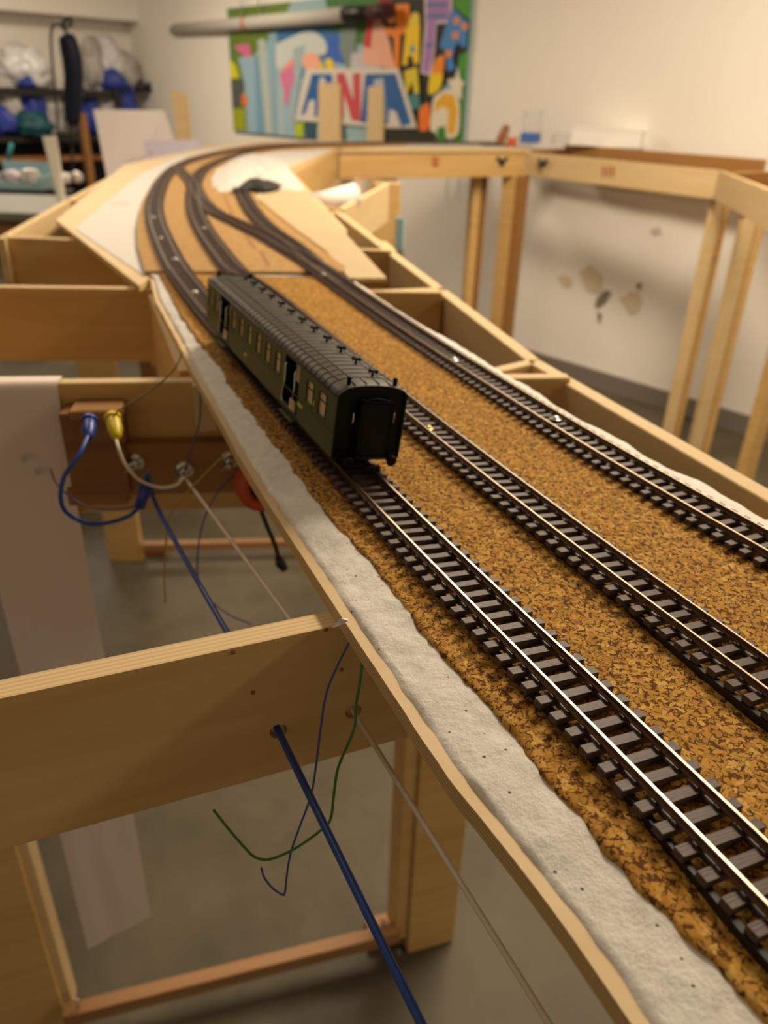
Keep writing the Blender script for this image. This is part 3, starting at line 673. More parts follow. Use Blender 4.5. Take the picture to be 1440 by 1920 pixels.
def side(sy):
    zc = [ZB0, .0085, .0115, .0222, .0224, .0365, .0388, ZE]
    xs = sorted({0, LC, *[v for w in WIN+DOOR for v in w]}); vs, fs = [], []
    Y = sy*WC2
    def inwin(x, z):
        for a, b in WIN:
            if a < x < b and .0224 < z < .0365: return True
        for a, b in DOOR:
            if a < x < b and .0085 < z < .0388: return True
    for i in range(len(xs)-1):
        for j in range(len(zc)-1):
            if inwin((xs[i]+xs[i+1])/2, (zc[j]+zc[j+1])/2): continue
            for yy in (Y, Y-sy*.0009):
                n = len(vs); vs += [(-xs[i], yy, zc[j]), (-xs[i+1], yy, zc[j]), (-xs[i+1], yy, zc[j+1]), (-xs[i], yy, zc[j+1])]; fs.append((n, n+1, n+2, n+3))
    for a, b in WIN:
        n = len(vs); q = [(a, .0224), (b, .0224), (b, .0365), (a, .0365)]
        vs += [(-x, Y, z) for x, z in q]+[(-x, Y-sy*.0009, z) for x, z in q]
        fs += [(n+k, n+(k+1) % 4, n+4+(k+1) % 4, n+4+k) for k in range(4)]
    sd = cpart('side_panel', vs, fs, CGREEN)
    for a, b in WIN:
        f = .0007
        pane = cbox('window_pane', (-(a+b)/2, Y-sy*.0011, .02945), (b-a+.0002, .0004, .0143), CPANE, None, 0)
        for nm, c, s in (('frame_bar', (0, sy*.0007, 0), (b-a, .0005, .0006)),):
            me = boxmesh(nm, *s, CSHADE); o = bpy.data.objects.new(nm, me); COL.objects.link(o); o.parent = pane; o.location = (0, sy*.0003, .0016)
        fr_ = cbox('window_frame', (0, 0, 0), (.0001, .0001, .0001), CSHADE, pane, 0)
        vs2, fs2 = [], []
        x0, x1, z0, z1 = -(b-a)/2, (b-a)/2, -.00705, .00705
        for (p, q_, u_, v_) in ((x0, x0+f, z0, z1), (x1-f, x1, z0, z1), (x0, x1, z0, z0+f), (x0, x1, z1-f, z1)):
            n = len(vs2); yy0, yy1 = sy*.0002, sy*.0014
            vs2 += [(p, yy0, u_), (q_, yy0, u_), (q_, yy1, u_), (p, yy1, u_), (p, yy0, v_), (q_, yy0, v_), (q_, yy1, v_), (p, yy1, v_)]; fs2 += [tuple(n+i for i in ff) for ff in BOXF]
        fr_.data = fixn(meshdata('window_frame', vs2, fs2, CGREEN))
    for a, b in DOOR:
        d = .0068; yi = Y-sy*d; c = -(a+b)/2
        n = 0; vs2 = [(-a, Y, .0085), (-b, Y, .0085), (-b, Y, .0388), (-a, Y, .0388), (-a, yi, .0085), (-b, yi, .0085), (-b, yi, .0388), (-a, yi, .0388)]
        rec = cpart('door_recess', vs2, [(0, 1, 5, 4), (1, 2, 6, 5), (2, 3, 7, 6), (3, 0, 4, 7), (4, 5, 6, 7)], CSHADE)
        dr = cbox('door', (c-.004, yi+sy*.0006, .0235), (.011, .0011, .028), CSHADE)
        cbox('door_pane', (0, sy*.0008, .006), (.006, .0005, .010), CPANE, dr, 0)
        cbox('door_sill', (c, Y-sy*.003, .0092), (b-a-.002, .006, .0012), CROOF)
        cbox('step_board', (c+.002, Y+sy*.0008, .0055), (b-a-.004, .0045, .0011), CGREEN)
        cbox('step_plate', (c+.006, Y+sy*.0002, .0132), (.0085, .0012, .0066), CPANE)
        for e, bow in ((b-.005, .0022), (a+.0045, .0016)):
            ctube('handrail', cat([(-e, Y+sy*.0004, .0345), (-e-.0002, Y+sy*.0013, .0335), (-e+.0004, Y+sy*.0013, .0240), (-e-bow, Y+sy*.0014, .0165), (-e-bow, Y+sy*.0013, .0122), (-e-bow+.002, Y+sy*.0012, .0110)], 5), .00038, STEEL)
    cbox('class_plate', (-.0525, Y+sy*.0002, .0176), (.0085, .0004, .0022), CCREAM, None, 0)
    cbox('builder_plate', (-.1700, Y+sy*.0002, .0140), (.0075, .0004, .0018), CCREAM, None, 0)
    cbox('door_catch', (-.0300, Y+sy*.0005, .0262), (.0010, .0008, .0030), BRASS, None, .0002)
    cbox('belt_moulding', (-LC/2, Y+sy*.0002, .0205), (LC-.002, .0005, .0005), CGREEN, None, 0)
    ctube('gutter', [(-.0003, Y+sy*.0005, ZE+.0002), (-LC/2, Y+sy*.0005, ZE+.0002), (-LC+.0003, Y+sy*.0005, ZE+.0002)], .00055, CROOF)
    cbox('solebar', (-LC/2, Y-sy*.003, .0060), (LC-.012, .0022, .0030), CBLACK)
for sy in (-1, 1): side(sy)
# roof shell with dropped ends
NY = 28; rows = []
for s, dz, k in ((-.0012, -.0022, .94), (0, -.0012, .985), (.004, -.0004, 1), (.012, 0, 1), (LC/2, 0, 1), (LC-.012, 0, 1), (LC-.004, -.0004, 1), (LC, -.0012, .985), (LC+.0012, -.0022, .94)):
    rows.append([(-s, y*k, max(ZE-.0003, roofz(y)+dz*(1-(abs(y)/.02)**2))) for y in [(-1+2*j/NY)*(WC2+.0006) for j in range(NY+1)]])
nc = NY+1; vs = [v for r in rows for v in r]; fs = [(i*nc+j, i*nc+j+1, (i+1)*nc+j+1, (i+1)*nc+j) for i in range(len(rows)-1) for j in range(nc-1)]
roof = cpart('roof', vs, fs, CROOF, smooth=True)
# transverse roof seams, one object each
vs, fs = [], []
for j in range(NY+1):
    y = (-1+2*j/NY)*(WC2+.0004); z = roofz(y)
    for dx, dz in ((-.00045, -.0002), (-.0003, .00036), (.0003, .00036), (.00045, -.0002)): vs.append((dx, y, z+dz))
for j in range(NY):
    for k in range(3): fs.append((j*4+k, j*4+k+1, (j+1)*4+k+1, (j+1)*4+k))
SEAM = fixn(meshdata('roof_seam', vs, fs, CROOF, None, True))
for i in range(37):
    o = bpy.data.objects.new('roof_seam', SEAM); COL.objects.link(o); o.parent = coach; o.location = (-.0125-i*.00742, 0, 0)
for y in (-.0145, -.0085, .0085, .0145):
    cbox('roof_strip', (-LC/2, y, roofz(y)+.0001), (LC-.024, .0006, .0006), CROOF, None, 0)
for y in (-.010, -.0035, .0035, .010):
    cbox('roof_end_seam', (-.0062, y, roofz(y)-.0001), (.0105, .0004, .0004), CBLACK, None, 0)
# torpedo ventilators along the roof
def vent_mesh():
    bm = bmesh.new()
    bmesh.ops.create_cone(bm, cap_ends=True, segments=10, radius1=.0008, radius2=.0006, depth=.0026, matrix=Matrix.Translation((0, 0, .0010)))
    for s in (-1, 1):
        bmesh.ops.create_cone(bm, cap_ends=True, segments=10, radius1=.0006, radius2=.0013, depth=.0024, matrix=Matrix.Translation((0, s*.0012, .0027+.0001))@Matrix.Rotation(-s*math.pi/2, 4, 'X'))
    me = bpy.data.meshes.new('roof_ventilator'); bm.to_mesh(me); bm.free(); me.materials.append(CBLACK); return me
VM = vent_mesh()
for i in range(12):
    o = bpy.data.objects.new('roof_ventilator', VM); COL.objects.link(o); o.parent = coach; o.location = (-.0150-i*.0233, .0050, roofz(.0050)); o.rotation_euler = (R_(-8), 0, R_(random.uniform(-8, 8)))
for sx in (-.0045, -LC+.0045):
    for y in (-.0125, .0140):
        M_ = Matrix.Translation((sx, y, roofz(y)-.0003)); o = lathe('roof_lamp_bracket', [(.0011, 0), (.0011, .0030), (.0013, .0031), (.0013, .0040), (.0009, .0042)], M_, CBLACK, None, 12); o.parent = coach; o.matrix_basis = M_
# ends
for e, sg in ((0, 1), (-LC, -1)):
    ys_ = [(-1+2*j/NY)*WC2 for j in range(NY+1)]; n = len(ys_)
    vs = [(e+sg*.0002, y, ZB0-.001) for y in ys_]+[(e+sg*.0002, y, max(ZE, roofz(y)-.0012)) for y in ys_]
    ew = cpart('end_wall', vs, [(j, j+1, n+j+1, n+j) for j in range(n-1)], CSHADE)
    cb = cpart('end_cornice', [(e+sg*d, y*.99, roofz(y)-.0015+h) for y in ys_ for d, h in ((.0003, 0), (.0014, 0), (.0014, .0012), (.0003, .0012))], [(j*4+k, j*4+(k+1) % 4, (j+1)*4+(k+1) % 4, (j+1)*4+k) for j in range(n-1) for k in range(4)], CSHADE)
    for y in (-WC2+.0009, WC2-.0009): cbox('corner_post', (e+sg*.0006, y, (ZB0+ZE)/2), (.0016, .0018, ZE-ZB0+.002), CSHADE)
    gw = cbox('gangway', (e+sg*.0028, .0012, .0235), (.0052, .0185, .0300), CBLACK, None, .0012)
    for k in range(4):
        bl = cbox('bellows_fold', (sg*(-.002+k*.0013), 0, 0), (.0006, .0198, .0312), CBLACK, gw, .0012)
    cbox('gangway_door', (sg*.0027, 0, -.0005), (.0006, .0130, .0260), CSHADE, gw)
    ctube('end_handrail', cat([(e+sg*.0012, -.0060, .0402), (e+sg*.0028, -.0052, .0392), (e+sg*.0030, .0010, .0404), (e+sg*.0028, .0085, .0392), (e+sg*.0012, .0092, .0402)], 5), .0004, DARKMETAL)
    for y in (-.0105, .0128): ctube('end_handrail', cat([(e+sg*.0008, y, .0325), (e+sg*.0022, y, .0318), (e+sg*.0022, y, .0272), (e+sg*.0008, y, .0265)], 4), .00042, STEEL)
    cbox('headstock', (e+sg*.0006, 0, .0078), (.0026, .0350, .0042), CBLACK)
    for y in (-.0125, .0125):
        bf = ctube('buffer', [(e+sg*.001, y, .0072), (e+sg*.0050, y, .0072), (e+sg*.0052, y, .0072), (e+sg*.0074, y, .0072)], [.0017, .0017, .0012, .0012], CBLACK, None, 12)
        M_ = Matrix.Translation((e+sg*.0074, y, .0072))@Matrix.Rotation(sg*math.pi/2, 4, 'Y'); o = lathe('buffer_head', [(.0012, 0), (.0030, .0002), (.0031, .0006), (.0020, .0011)], M_, CBLACK, None, 16); o.parent = coach; o.matrix_basis = M_
    cbox('coupler', (e+sg*.006, 0, .0035), (.0140, .0040, .0022), CBLACK)
    cbox('coupler_hook', (e+sg*.0125, 0, .0050), (.0022, .0075, .0035), CBLACK)
cbox('underframe', (-LC/2, 0, .0078), (LC-.004, .0330, .0030), CBLACK)
cbox('battery_box', (-.135, -.010, .0035), (.026, .0090, .0060), CBLACK); cbox('battery_box', (-.165, .010, .0035), (.022, .0090, .0060), CBLACK)
cbox('interior_floor', (-LC/2, 0, .0118), (LC-.01, .030, .0008), CBLACK)
for bx_ in (-.050, -LC+.050):
    bg = cbox('bogie', (bx_, 0, .0052), (.0400, .0200, .0028), CBLACK)
    for sy in (-1, 1):
        cbox('bogie_side', (0, sy*.0128, -.0008), (.0400, .0022, .0036), CBLACK, bg)
        for wx in (-.0142, .0142):
            cbox('axlebox', (wx, sy*.0145, -.0010), (.0042, .0018, .0042), CBLACK, bg)
            M_ = Matrix.Translation((wx, sy*.0086, 0))@Matrix.Rotation(math.pi/2, 4, 'X')
            o = lathe('wheel', [(.0008, -.0013), (.0052, -.0013), (.0052, .0013), (.0008, .0013)] if True else [], M_, DARKMETAL, None, 24); o.parent = bg; o.matrix_basis = M_

# ================================================================== CABLES, CONNECTORS
def cable(name, pts, r, m, label, cat_='cable', n=10, seg=8, group=None):
    o = tube(name, cat(pts, n), r, m, None, seg); tag(o, label, cat_, group); return o
nC = Vector((.128, -.992, 0)).normalized(); pC = C_a+nC*.0
def onC(px, py, off=0.0): return GP(px, py, pC+nC*off, nC)
h1, h2 = HOLES
nb = G(795, 1930, h1.z-T-.004); nw = G(1033, 1925, h2.z-T-.002)
dirb = (nb-h1).normalized(); dirw = (nw-h2).normalized()
midD = -nD*.011
bl = [onC(168, 810, .055), onC(150, 850, .075), onC(118, 900, .085), onC(120, 955, .085), onC(170, 982, .08), onC(232, 972, .07), onC(264, 946, .062), onC(274, 912, .062), onC(277, 890, .066), onC(292, 945, .072), onC(292, 945, .072).lerp(h1+midD*1.4, .4)+Vector((0, 0, -.002)), onC(292, 945, .072).lerp(h1+midD*1.4, .75), h1+midD, h1, h1+dirb*.12, nb, nb+dirb*.12]
cable('blue_cable', bl, .0016, BLUEC, 'thick blue cable looping from the blue plug and running straight through the crosspiece')
wh = [onC(216, 815, .055), onC(222, 840, .068), onC(236, 872, .072), onC(262, 900, .070), onC(300, 914, .065), onC(330, 910, .060), onC(344, 897, .055), onC(355, 907, .056), onC(355, 907, .056).lerp(h2+midD*1.4, .33), onC(355, 907, .056).lerp(h2+midD*1.4, .66), h2+midD, h2, h2+dirw*.12, nw, nw+dirw*.12]
cable('white_cable', wh, .0012, WHITEC, 'straight white cable from the yellow plug passing through the crosspiece')
sl = tube('cable_sleeve', [onC(262, 950, .062), onC(268, 932, .062), onC(274, 905, .062)], .0042, BLUEP, None, 10); tag(sl, 'blue plastic clip gathering the blue cable loop', 'clip')
# thin wires hanging from the underside of the board edge
def gd(px, py, d): # along the sight line, at distance Y=d
    return GY(px, py, d)
thinb = [gd(672, 1175, .262), gd(655, 1205, .258), gd(632, 1250, .255), gd(612, 1300, .250), gd(602, 1360, .246), gd(592, 1440, .240), gd(582, 1495, .236), gd(560, 1555, .232), gd(545, 1600, .230), gd(538, 1640, .228), gd(534, 1674, .226), gd(528, 1677, .224), gd(510, 1664, .220), gd(496, 1646, .216), gd(490, 1628, .213)]
cable('blue_wire', thinb, .00048, BLUET, 'thin blue wire dangling from the board edge with a hooked end', 'wire', 6)
thing_ = [gd(690, 1200, .252), gd(681, 1235, .250), gd(674, 1285, .247), gd(667, 1325, .245), gd(666, 1358, .243), gd(655, 1390, .241), gd(634, 1440, .238), gd(626, 1490, .236), gd(620, 1535, .234), gd(606, 1553, .232), gd(575, 1577, .230), gd(540, 1598, .229), gd(505, 1611, .228), gd(478, 1607, .229), gd(455, 1585, .232), gd(425, 1550, .236), gd(400, 1518, .240)]
cable('green_wire', thing_, .00062, GREENC, 'thin green wire dangling from the board edge in a wide hook', 'wire', 6)
# terminal block on crosspiece C
cb_ = empty('connector_block', onC(189, 925, .02), 'brown wooden connector block on the crosspiece holding a blue and a yellow plug', 'connector block')
def slab(name, quad, o0, o1, m, parent):
    a = [onC(x, y, o0) for x, y in quad]; c = sum(a, Vector())/4
    x0 = min((v-c).dot(Vector((.992, .128, 0))) for v in a); x1 = -x0; z0 = min(v.z-c.z for v in a)
    me = boxmesh(name, x1-x0, o1-o0, -2*z0, m, .001)
    return link(name, me, parent, frame(c+nC*((o1-o0)/2), Vector((.992, .128, 0))))
slab('block_body', [(150, 756), (232, 756), (232, 904), (150, 904)], 0.0, .024, WOODD, cb_)
slab('block_lid', [(146, 748), (236, 748), (236, 764), (146, 764)], 0.0, .028, WOODB, cb_)
slab('socket_plate', [(154, 768), (229, 768), (229, 828), (154, 828)], .024, .027, WOODD, cb_)
def plug(p, tip, r, m, label):
    e = empty('cable_plug', p, label, 'plug')
    d = (Vector(tip)-p); tube('plug_body', [p, p+d*.15, p+d*.55, p+d*.9, p+d], [r*.85, r, r, r*.7, r*.4], m, e, 14)
    tube('collar', [p-d*.12, p+d*.04], r*1.12, m, e, 14)
plug(onC(168, 790, .040), onC(166, 822, .060), .0050, BLUEP, 'blue banana plug pushed into the connector block')
plug(onC(212, 786, .040), onC(219, 822, .060), .0054, YELLOWP, 'yellow banana plug pushed into the connector block')
bat = slab('lower_batten', [(236, 822), (470, 822), (470, 908), (236, 908)], .001, .016, WOODB, fr1)
slab('lower_batten', [(135, 905), (240, 905), (240, 935), (135, 935)], .001, .012, WOODB, fr1)
slab('upright_batten', [(370, 715), (402, 715), (402, 800), (370, 800)], .001, .012, WOODP, fr1)
def wingnut(px, py, label):
    p = onC(px, py, .018); e = empty('wing_nut', p, label, 'bolt', 'wing nuts on the lower batten'); q = nC.to_track_quat('Z', 'Y').to_matrix().to_4x4(); B = Matrix.Translation(p)@q
    lathe('washer', [(.002, -.002), (.0075, -.002), (.0075, -.0006), (.002, -.0006)], B, STEEL, e)
    lathe('nut', [(.004, -.0006), (.0048, .001), (.0038, .006), (.002, .0075)], B, STEEL, e)
    lathe('bolt_end', [(.0022, .006), (.0022, .014), (.0016, .0148)], B, STEEL, e)
    for s in (-1, 1):
        M_ = B@Matrix.Rotation(.7, 4, 'Z')@Matrix.Translation((s*.0058, 0, .0048))@Matrix.Rotation(s*.35, 4, 'Y')
        link('wing', boxmesh('wing', .0068, .0018, .0060, STEEL, .0008, segs=2), e, M_)
for px, py, lb_ in ((252, 868, 'steel wing nut on the batten next to the connector block'), (346, 882, 'shiny steel wing nut at the end of the violet wire'), (432, 862, 'steel wing nut on the batten close to the red winder')): wingnut(px, py, lb_)
cable('yellow_wire', [onC(446, 838, .05), onC(425, 850, .055), onC(385, 888, .06), onC(350, 925, .07), onC(322, 962, .07), onC(312, 1010, .07), onC(308, 1080, .07), onC(310, 1130, .07)], .0007, YELLOWC, 'yellow wire slanting down across the wooden batten', 'wire')
cable('olive_wire', [onC(343, 660, .02), onC(325, 695, .03), onC(290, 727, .035), onC(255, 750, .04), onC(225, 768, .045), onC(212, 782, .045)], .0006, OLIVEC, 'olive wire curving from the girder to the yellow plug', 'wire')
cable('violet_wire', [onC(376, 735, .03), onC(374, 790, .035), onC(362, 830, .035), onC(352, 862, .03), onC(347, 880, .03)], .0008, PURPLEC, 'violet wire hanging down to the middle wing nut', 'wire')
cable('violet_wire', [onC(94, 878, .06), onC(105, 905, .065), onC(130, 930, .07), onC(165, 950, .07), onC(210, 955, .065), onC(255, 948, .06), onC(290, 925, .05), onC(330, 915, .045)], .0007, PURPLEC, 'thin violet wire looping below the connector block', 'wire')
cable('blue_wire', [onC(440, 890, .03), onC(415, 915, .04), onC(390, 955, .05), onC(374, 1010, .055), onC(370, 1070, .055), onC(380, 1110, .05), onC(425, 1150, .04), onC(470, 1170, .04)], .0006, BLUET, 'thin blue wire drooping behind the white cable to the near crosspiece', 'wire')
cable('power_lead', [onC(472, 912, .03), onC(485, 945, .04), onC(500, 985, .05), onC(515, 1020, .055), onC(522, 1045, .055)], .0018, BLACKC, 'black cord hanging below the red winder', 'cord')
lathe_p = onC(525, 1055, .055); q = tube('cord_plug', [onC(521, 1044, .055), onC(526, 1056, .055), onC(534, 1068, .055)], [.0025, .0045, .003], BLACKPL, None, 10); tag(q, 'small black plug at the end of the hanging cord', 'plug')
# red winder hanging under the board
rc = onC(486, 905, .03); rw = empty('cable_winder', rc, 'orange-red plastic cable winder hanging under the board edge', 'winder')
ax = (nC+Vector((.25, 0, .15))).normalized(); u_ = ax.orthogonal().normalized(); v_ = ax.cross(u_)
ringp = [rc+(u_*math.cos(a)*1.0+v_*math.sin(a))*.0150 for a in [2*math.pi*k/28 for k in range(29)]]
tube('ring', ringp, .0055, REDP, rw, 10); tube('ring', [p+ax*.011 for p in ringp], .0052, REDP, rw, 10)
tube('cross_bar', [rc-u_*.014, rc+u_*.014], .003, REDP, rw, 8); tube('wound_cord', [rc+ax*.0055+(u_*math.cos(a)+v_*math.sin(a))*.0095 for a in [2*math.pi*k/20 for k in range(21)]], .004, BLACKC, rw, 8)
# pinkish paper strip draped over crosspiece C
pl0, pl1 = onC(-92, 702, .0), onC(108, 706, .0)
def drape():
    rows = []; d = Vector((.992, .128, 0)); A = Vector((pl0.x, pl0.y, 0)); Bq = Vector((pl1.x, pl1.y, 0)); zt = ZB+.0015
    prof_ = [(-.013, .0), (-.008, .0), (-.004, .0), (.0, .0005), (.004, -.002), (.006, -.010), (.008, -.05), (.010, -.12), (.010, -.22), (.008, -.34), (.010, -.46), (.012, -.54), (.014, -.622)]
    pr = cat([Vector((a, b, 0)) for a, b in prof_], 4)
    for k in range(13):
        f = k/12; base = A.lerp(Bq, f); row = []
        for i, q in enumerate(pr):
            wv = .003*noise.noise((f*3, q.y*6, 1)) if q.y < -.02 else 0
            zz = zt+q.y
            if i == len(pr)-1: zz += -.05*(1-f)
            p = base+nC*(q.x+wv); row.append(Vector((p.x, p.y, zz)))
        rows.append(row)
    return loft('paper_strip', rows, PINKPAPER, None, fix=False)
tag(drape(), 'long pinkish paper strip draped over the crosspiece and hanging to near the floor', 'paper')
for k, (px, py) in enumerate(((70, 885), (45, 860))):
    a = [onC(px+dx, py+dy, .0145) for dx, dy in ((-7, -6), (5, -7), (8, 3), (2, 8), (-4, 6))]
    wmesh('ink_mark', a, [(0, 1, 2, 3, 4)], GST, bpy.data.objects['paper_strip'], fix=False)

# ================================================================== THE FAR SIDE OF THE LAYOUT
nII = Vector((-.45, .893, 0)); 
A2, B2 = Vector((-.238, 3.586, T-.02)), Vector((.614, 4.015, T-.02)); C3 = Vector((1.225, 3.180, T-.02)); E1 = Vector((1.111, 2.488, T-.02)); E2 = Vector((.98, 1.75, T-.02))
fII = empty('cross_frame', (.2, 3.9, 0), 'plywood frame marked with two red strokes closing the far end of the loop', 'frame')
plank('front_girder', A2, B2, .105, .014, WOOD, fII)
poly_extrude('white_top', [A2.xy+Vector((-.02, -.03)), B2.xy+Vector((.03, .0)), B2.xy+Vector((-.12, .40)), A2.xy+Vector((-.19, .38))], T-.02, T-.0126, [WHITE, WOODP], fII)
def on_plane(px, py, a, b, off=0.0):
    d = (b-a).normalized(); n = Vector((d.y, -d.x, 0)); 
    if n.y > 0: n = -n
    return GP(px, py, a+n*off, n)
def stroke(px, y0, y1, w, a, b, parent, off=.0095, lean=0):
    q = [on_plane(px-w, y0, a, b, off), on_plane(px+w, y0, a, b, off), on_plane(px+w+lean, y1, a, b, off), on_plane(px-w+lean, y1, a, b, off)]
    wmesh('red_stroke', q, [(0, 1, 2, 3)], REDINK, parent, fix=False)
for x in (813, 820): stroke(x, 295, 312, 1.6, A2, B2, fII)
stroke(817, 295, 298, 4.5, A2, B2, fII); stroke(817, 309, 312, 4.5, A2, B2, fII)
def lg(px, py, Y, w_, t_, parent, m=WOOD, top=T-.03, rz=0.0):
    p = GY(px, py, Y); p.z = 0
    return block('leg', p+Vector((0, 0, top/2)), w_, t_, top, m, parent, rz=rz, bev=.002)
lg(885, 440, 4.02, .045, .05, fII, WOOD, T-.12, .3)
lg(898, 440, 4.06, .022, .07, fII, WOODB, T-.12, .3)
fIII = empty('side_frame', (1.0, 3.7, 0), 'open plywood frame marked with three red strokes in front of the back wall', 'frame')
offv = Vector((.802, .597, 0))*.24
plank('front_girder', B2+Vector((.012, -.006, 0)), C3, .100, .014, WOODP, fIII)
zb3 = Vector((0, 0, .033))
plank('back_girder', B2+offv+zb3+Vector((.02, 0, 0)), C3+offv*1.25+zb3, .135, .018, WOODB, fIII)
plank('end_board', B2+Vector((.02, .012, .012)), B2+offv+zb3*.4+Vector((.02, 0, 0)), .10, .012, WOODD, fIII)
for x in (1131, 1140, 1149): stroke(x, 312, 330, 1.7, B2, C3, fIII, .009, 0)
lg(945, 470, 4.02, .065, .05, fIII, WOOD, T-.12, -.6); lg(966, 470, 4.00, .050, .05, fIII, WOODB, T-.12, -.6)
lg(1306, 560, 3.22, .050, .035, fIII, WOODP, T-.12, -.4); lg(1324, 560, 3.26, .030, .05, fIII, WOOD, T-.12, -.4)
fI = empty('corner_frame', (1.1, 2.5, 0), 'plywood frame marked with a single red stroke joining the three-stroke frame', 'frame')
plank('front_girder', C3+Vector((.0, -.016, 0)), E2, .100, .014, WOODP, fI)
plank('back_girder', C3+offv*1.2+zb3+Vector((.03, -.03, 0)), E2+Vector((.42, -.05, .033)), .135, .018, WOODP, fI)
plank('crosspiece', C3+offv*.1+Vector((0, -.1, 0)), C3+offv*1.15+Vector((0, -.12, .0)), .09, .012, WOODB, fI)
stroke(1427, 362, 386, 1.8, C3, E2, fI, .009, -3)
lg(1368, 560, 3.00, .050, .035, fI, WOODP, T-.12, .2); lg(1386, 560, 3.02, .030, .05, fI, WOOD, T-.12, .2)
lg(1432, 760, 2.55, .045, .05, fI, WOOD, T-.12, .2)
tube('hinge_pin', [on_plane(1383, 395, C3, E2, .03), on_plane(1392, 408, C3, E2, .03), on_plane(1398, 398, C3, E2, .03)], .006, REDP, fI, 8)
# V-shaped dark clamps on the frames
def vclamp(px, py, a, b, label):
    p = on_plane(px, py, a, b, .016); e = empty('toggle_latch', p, label, 'latch', 'toggle latches between the frames'); d = (b-a).normalized(); d.z = 0; z = Vector((0, 0, 1))
    tube('latch_arm', [p+d*-.028+z*.016, p-d*.014+z*.008, p-z*.016], [.006, .008, .006], DARKMETAL, e, 8)
    tube('latch_arm', [p+d*.028+z*.016, p+d*.014+z*.008, p-z*.016], [.006, .008, .006], DARKMETAL, e, 8)
    tube('latch_bar', [p-d*.020+z*.012, p+d*.020+z*.012], .004, STEEL, e, 8)
vclamp(942, 303, A2, B2, 'dark V-shaped toggle latch on the board with two red strokes')
vclamp(1017, 306, B2, C3, 'dark V-shaped toggle latch on the board with three red strokes')
# wires hanging under the far frames
for px in (838, 860, 920):
    Y = 3.95; cable('hanging_wire', [GY(px, 325, Y), GY(px+2, 345, Y), GY(px-1, 365, Y), GY(px+4, 376, Y)], [.002], DARKMETAL, 'short dark wire hanging below the far frame', 'wire', 4, 6, 'short wires below the far frame') if False else tag(tube('hanging_wire', cat([GY(px, 322, Y), GY(px+1, 345, Y), GY(px-1, 362, Y), GY(px+2, 378, Y)], 4), .0022, GREYBAG, None, 6), 'short grey wire hanging below the far frame', 'wire', 'short wires below the far frame')
# paper roll and blue card near the loop's inner side
rA, rB = G(612, 385, -.03), G(690, 372, -.03); 
rA = Vector((-.185, 1.80, T-.024)); rB = Vector((-.105, 1.83, T-.018))
pr = tube('paper_roll', [rA, rA.lerp(rB, .5)+Vector((0, 0, .002)), rB+Vector((.02, .02, .012))], [.022, .023, .024], PAPER, None, 20); tag(pr, 'rolled white paper lying across the timber frame', 'paper roll')
sh = block('shelf_board', Vector((-.165, 1.78, T-.055)), .13, .22, .012, WOODP, fr2)
bc = block('blue_card', GY(741, 437, 2.30)+Vector((0, 0, 0)), .052, .006, .085, LBLUE, None, rz=-.4, bev=.0005); tag(bc, 'pale blue card pinned beside the frame leg', 'card')
# things on the far frames
zt2 = T-.0126
def stand(px, py, Y, z):  # base point on a surface at height z, at distance Y
    r = ray(px, 960); p = GY(px, py, Y); return Vector((p.x, Y, z))
wbx = stand(1140, 260, 4.02, 0); bz = T+.013
e = empty('white_box', (wbx.x, wbx.y, bz), 'flat white cardboard box lying on the back board of the side frame', 'box')
block('box_body', (wbx.x, wbx.y, bz+.036), .33, .10, .072, BWHITE, e, rz=-.55, bev=.002); block('lid', (wbx.x, wbx.y, bz+.073), .335, .105, .008, BWHITE, e, rz=-.55, bev=.001)
cbx = stand(996, 250, 4.20, 0); cz = T+.013
e = empty('storage_tub', (cbx.x, cbx.y, cz), 'clear plastic tub with a blue base standing on the side frame', 'tub')
block('blue_base', (cbx.x, cbx.y, cz+.022), .085, .07, .044, mat('blue_plastic', (.06, .16, .50), .4), e, rz=-.5, bev=.004); block('clear_cover', (cbx.x, cbx.y, cz+.095), .08, .066, .10, CLEAR, e, rz=-.5, bev=.006)
cb2 = stand(1054, 256, 4.08, 0)
e = empty('small_clear_box', (cb2.x, cb2.y, cz), 'small clear plastic box beside the white box on the side frame', 'box')
block('box_body', (cb2.x, cb2.y, cz+.022), .085, .05, .044, CLEAR, e, rz=-.5, bev=.003); block('lid', (cb2.x, cb2.y, cz+.047), .088, .053, .006, CLEAR, e, rz=-.5, bev=.001)
tp = stand(940, 272, 4.18, zt2)
e = empty('hand_plane', tp, 'brown wooden tool with upright handle beside the red clamp', 'tool')
block('sole', tp+Vector((-.03, 0, .008)), .15, .035, .016, DARKMETAL, e, rz=.3, bev=.003)
tube('handle', cat([tp+Vector((-.01, 0, .012)), tp+Vector((.0, 0, .05)), tp+Vector((.015, 0, .085)), tp+Vector((.02, 0, .10))], 4), [.02, .021, .022, .022, .022, .021, .02, .02, .018, .018, .017, .015, .012], mat('tool_brown', (.26, .10, .035), .5), e, 12)
rp = stand(957, 272, 4.16, zt2)
e = empty('red_clamp', rp, 'small red plastic clamp lying beside the brown tool', 'clamp')
tube('jaw', [rp+Vector((-.02, 0, .012)), rp+Vector((0, 0, .03)), rp+Vector((.03, 0, .045))], [.008, .012, .008], REDP, e, 10); tube('jaw', [rp+Vector((.03, .01, .008)), rp+Vector((0, .0, .03)), rp+Vector((-.015, 0, .05))], [.008, .012, .008], REDP, e, 10)
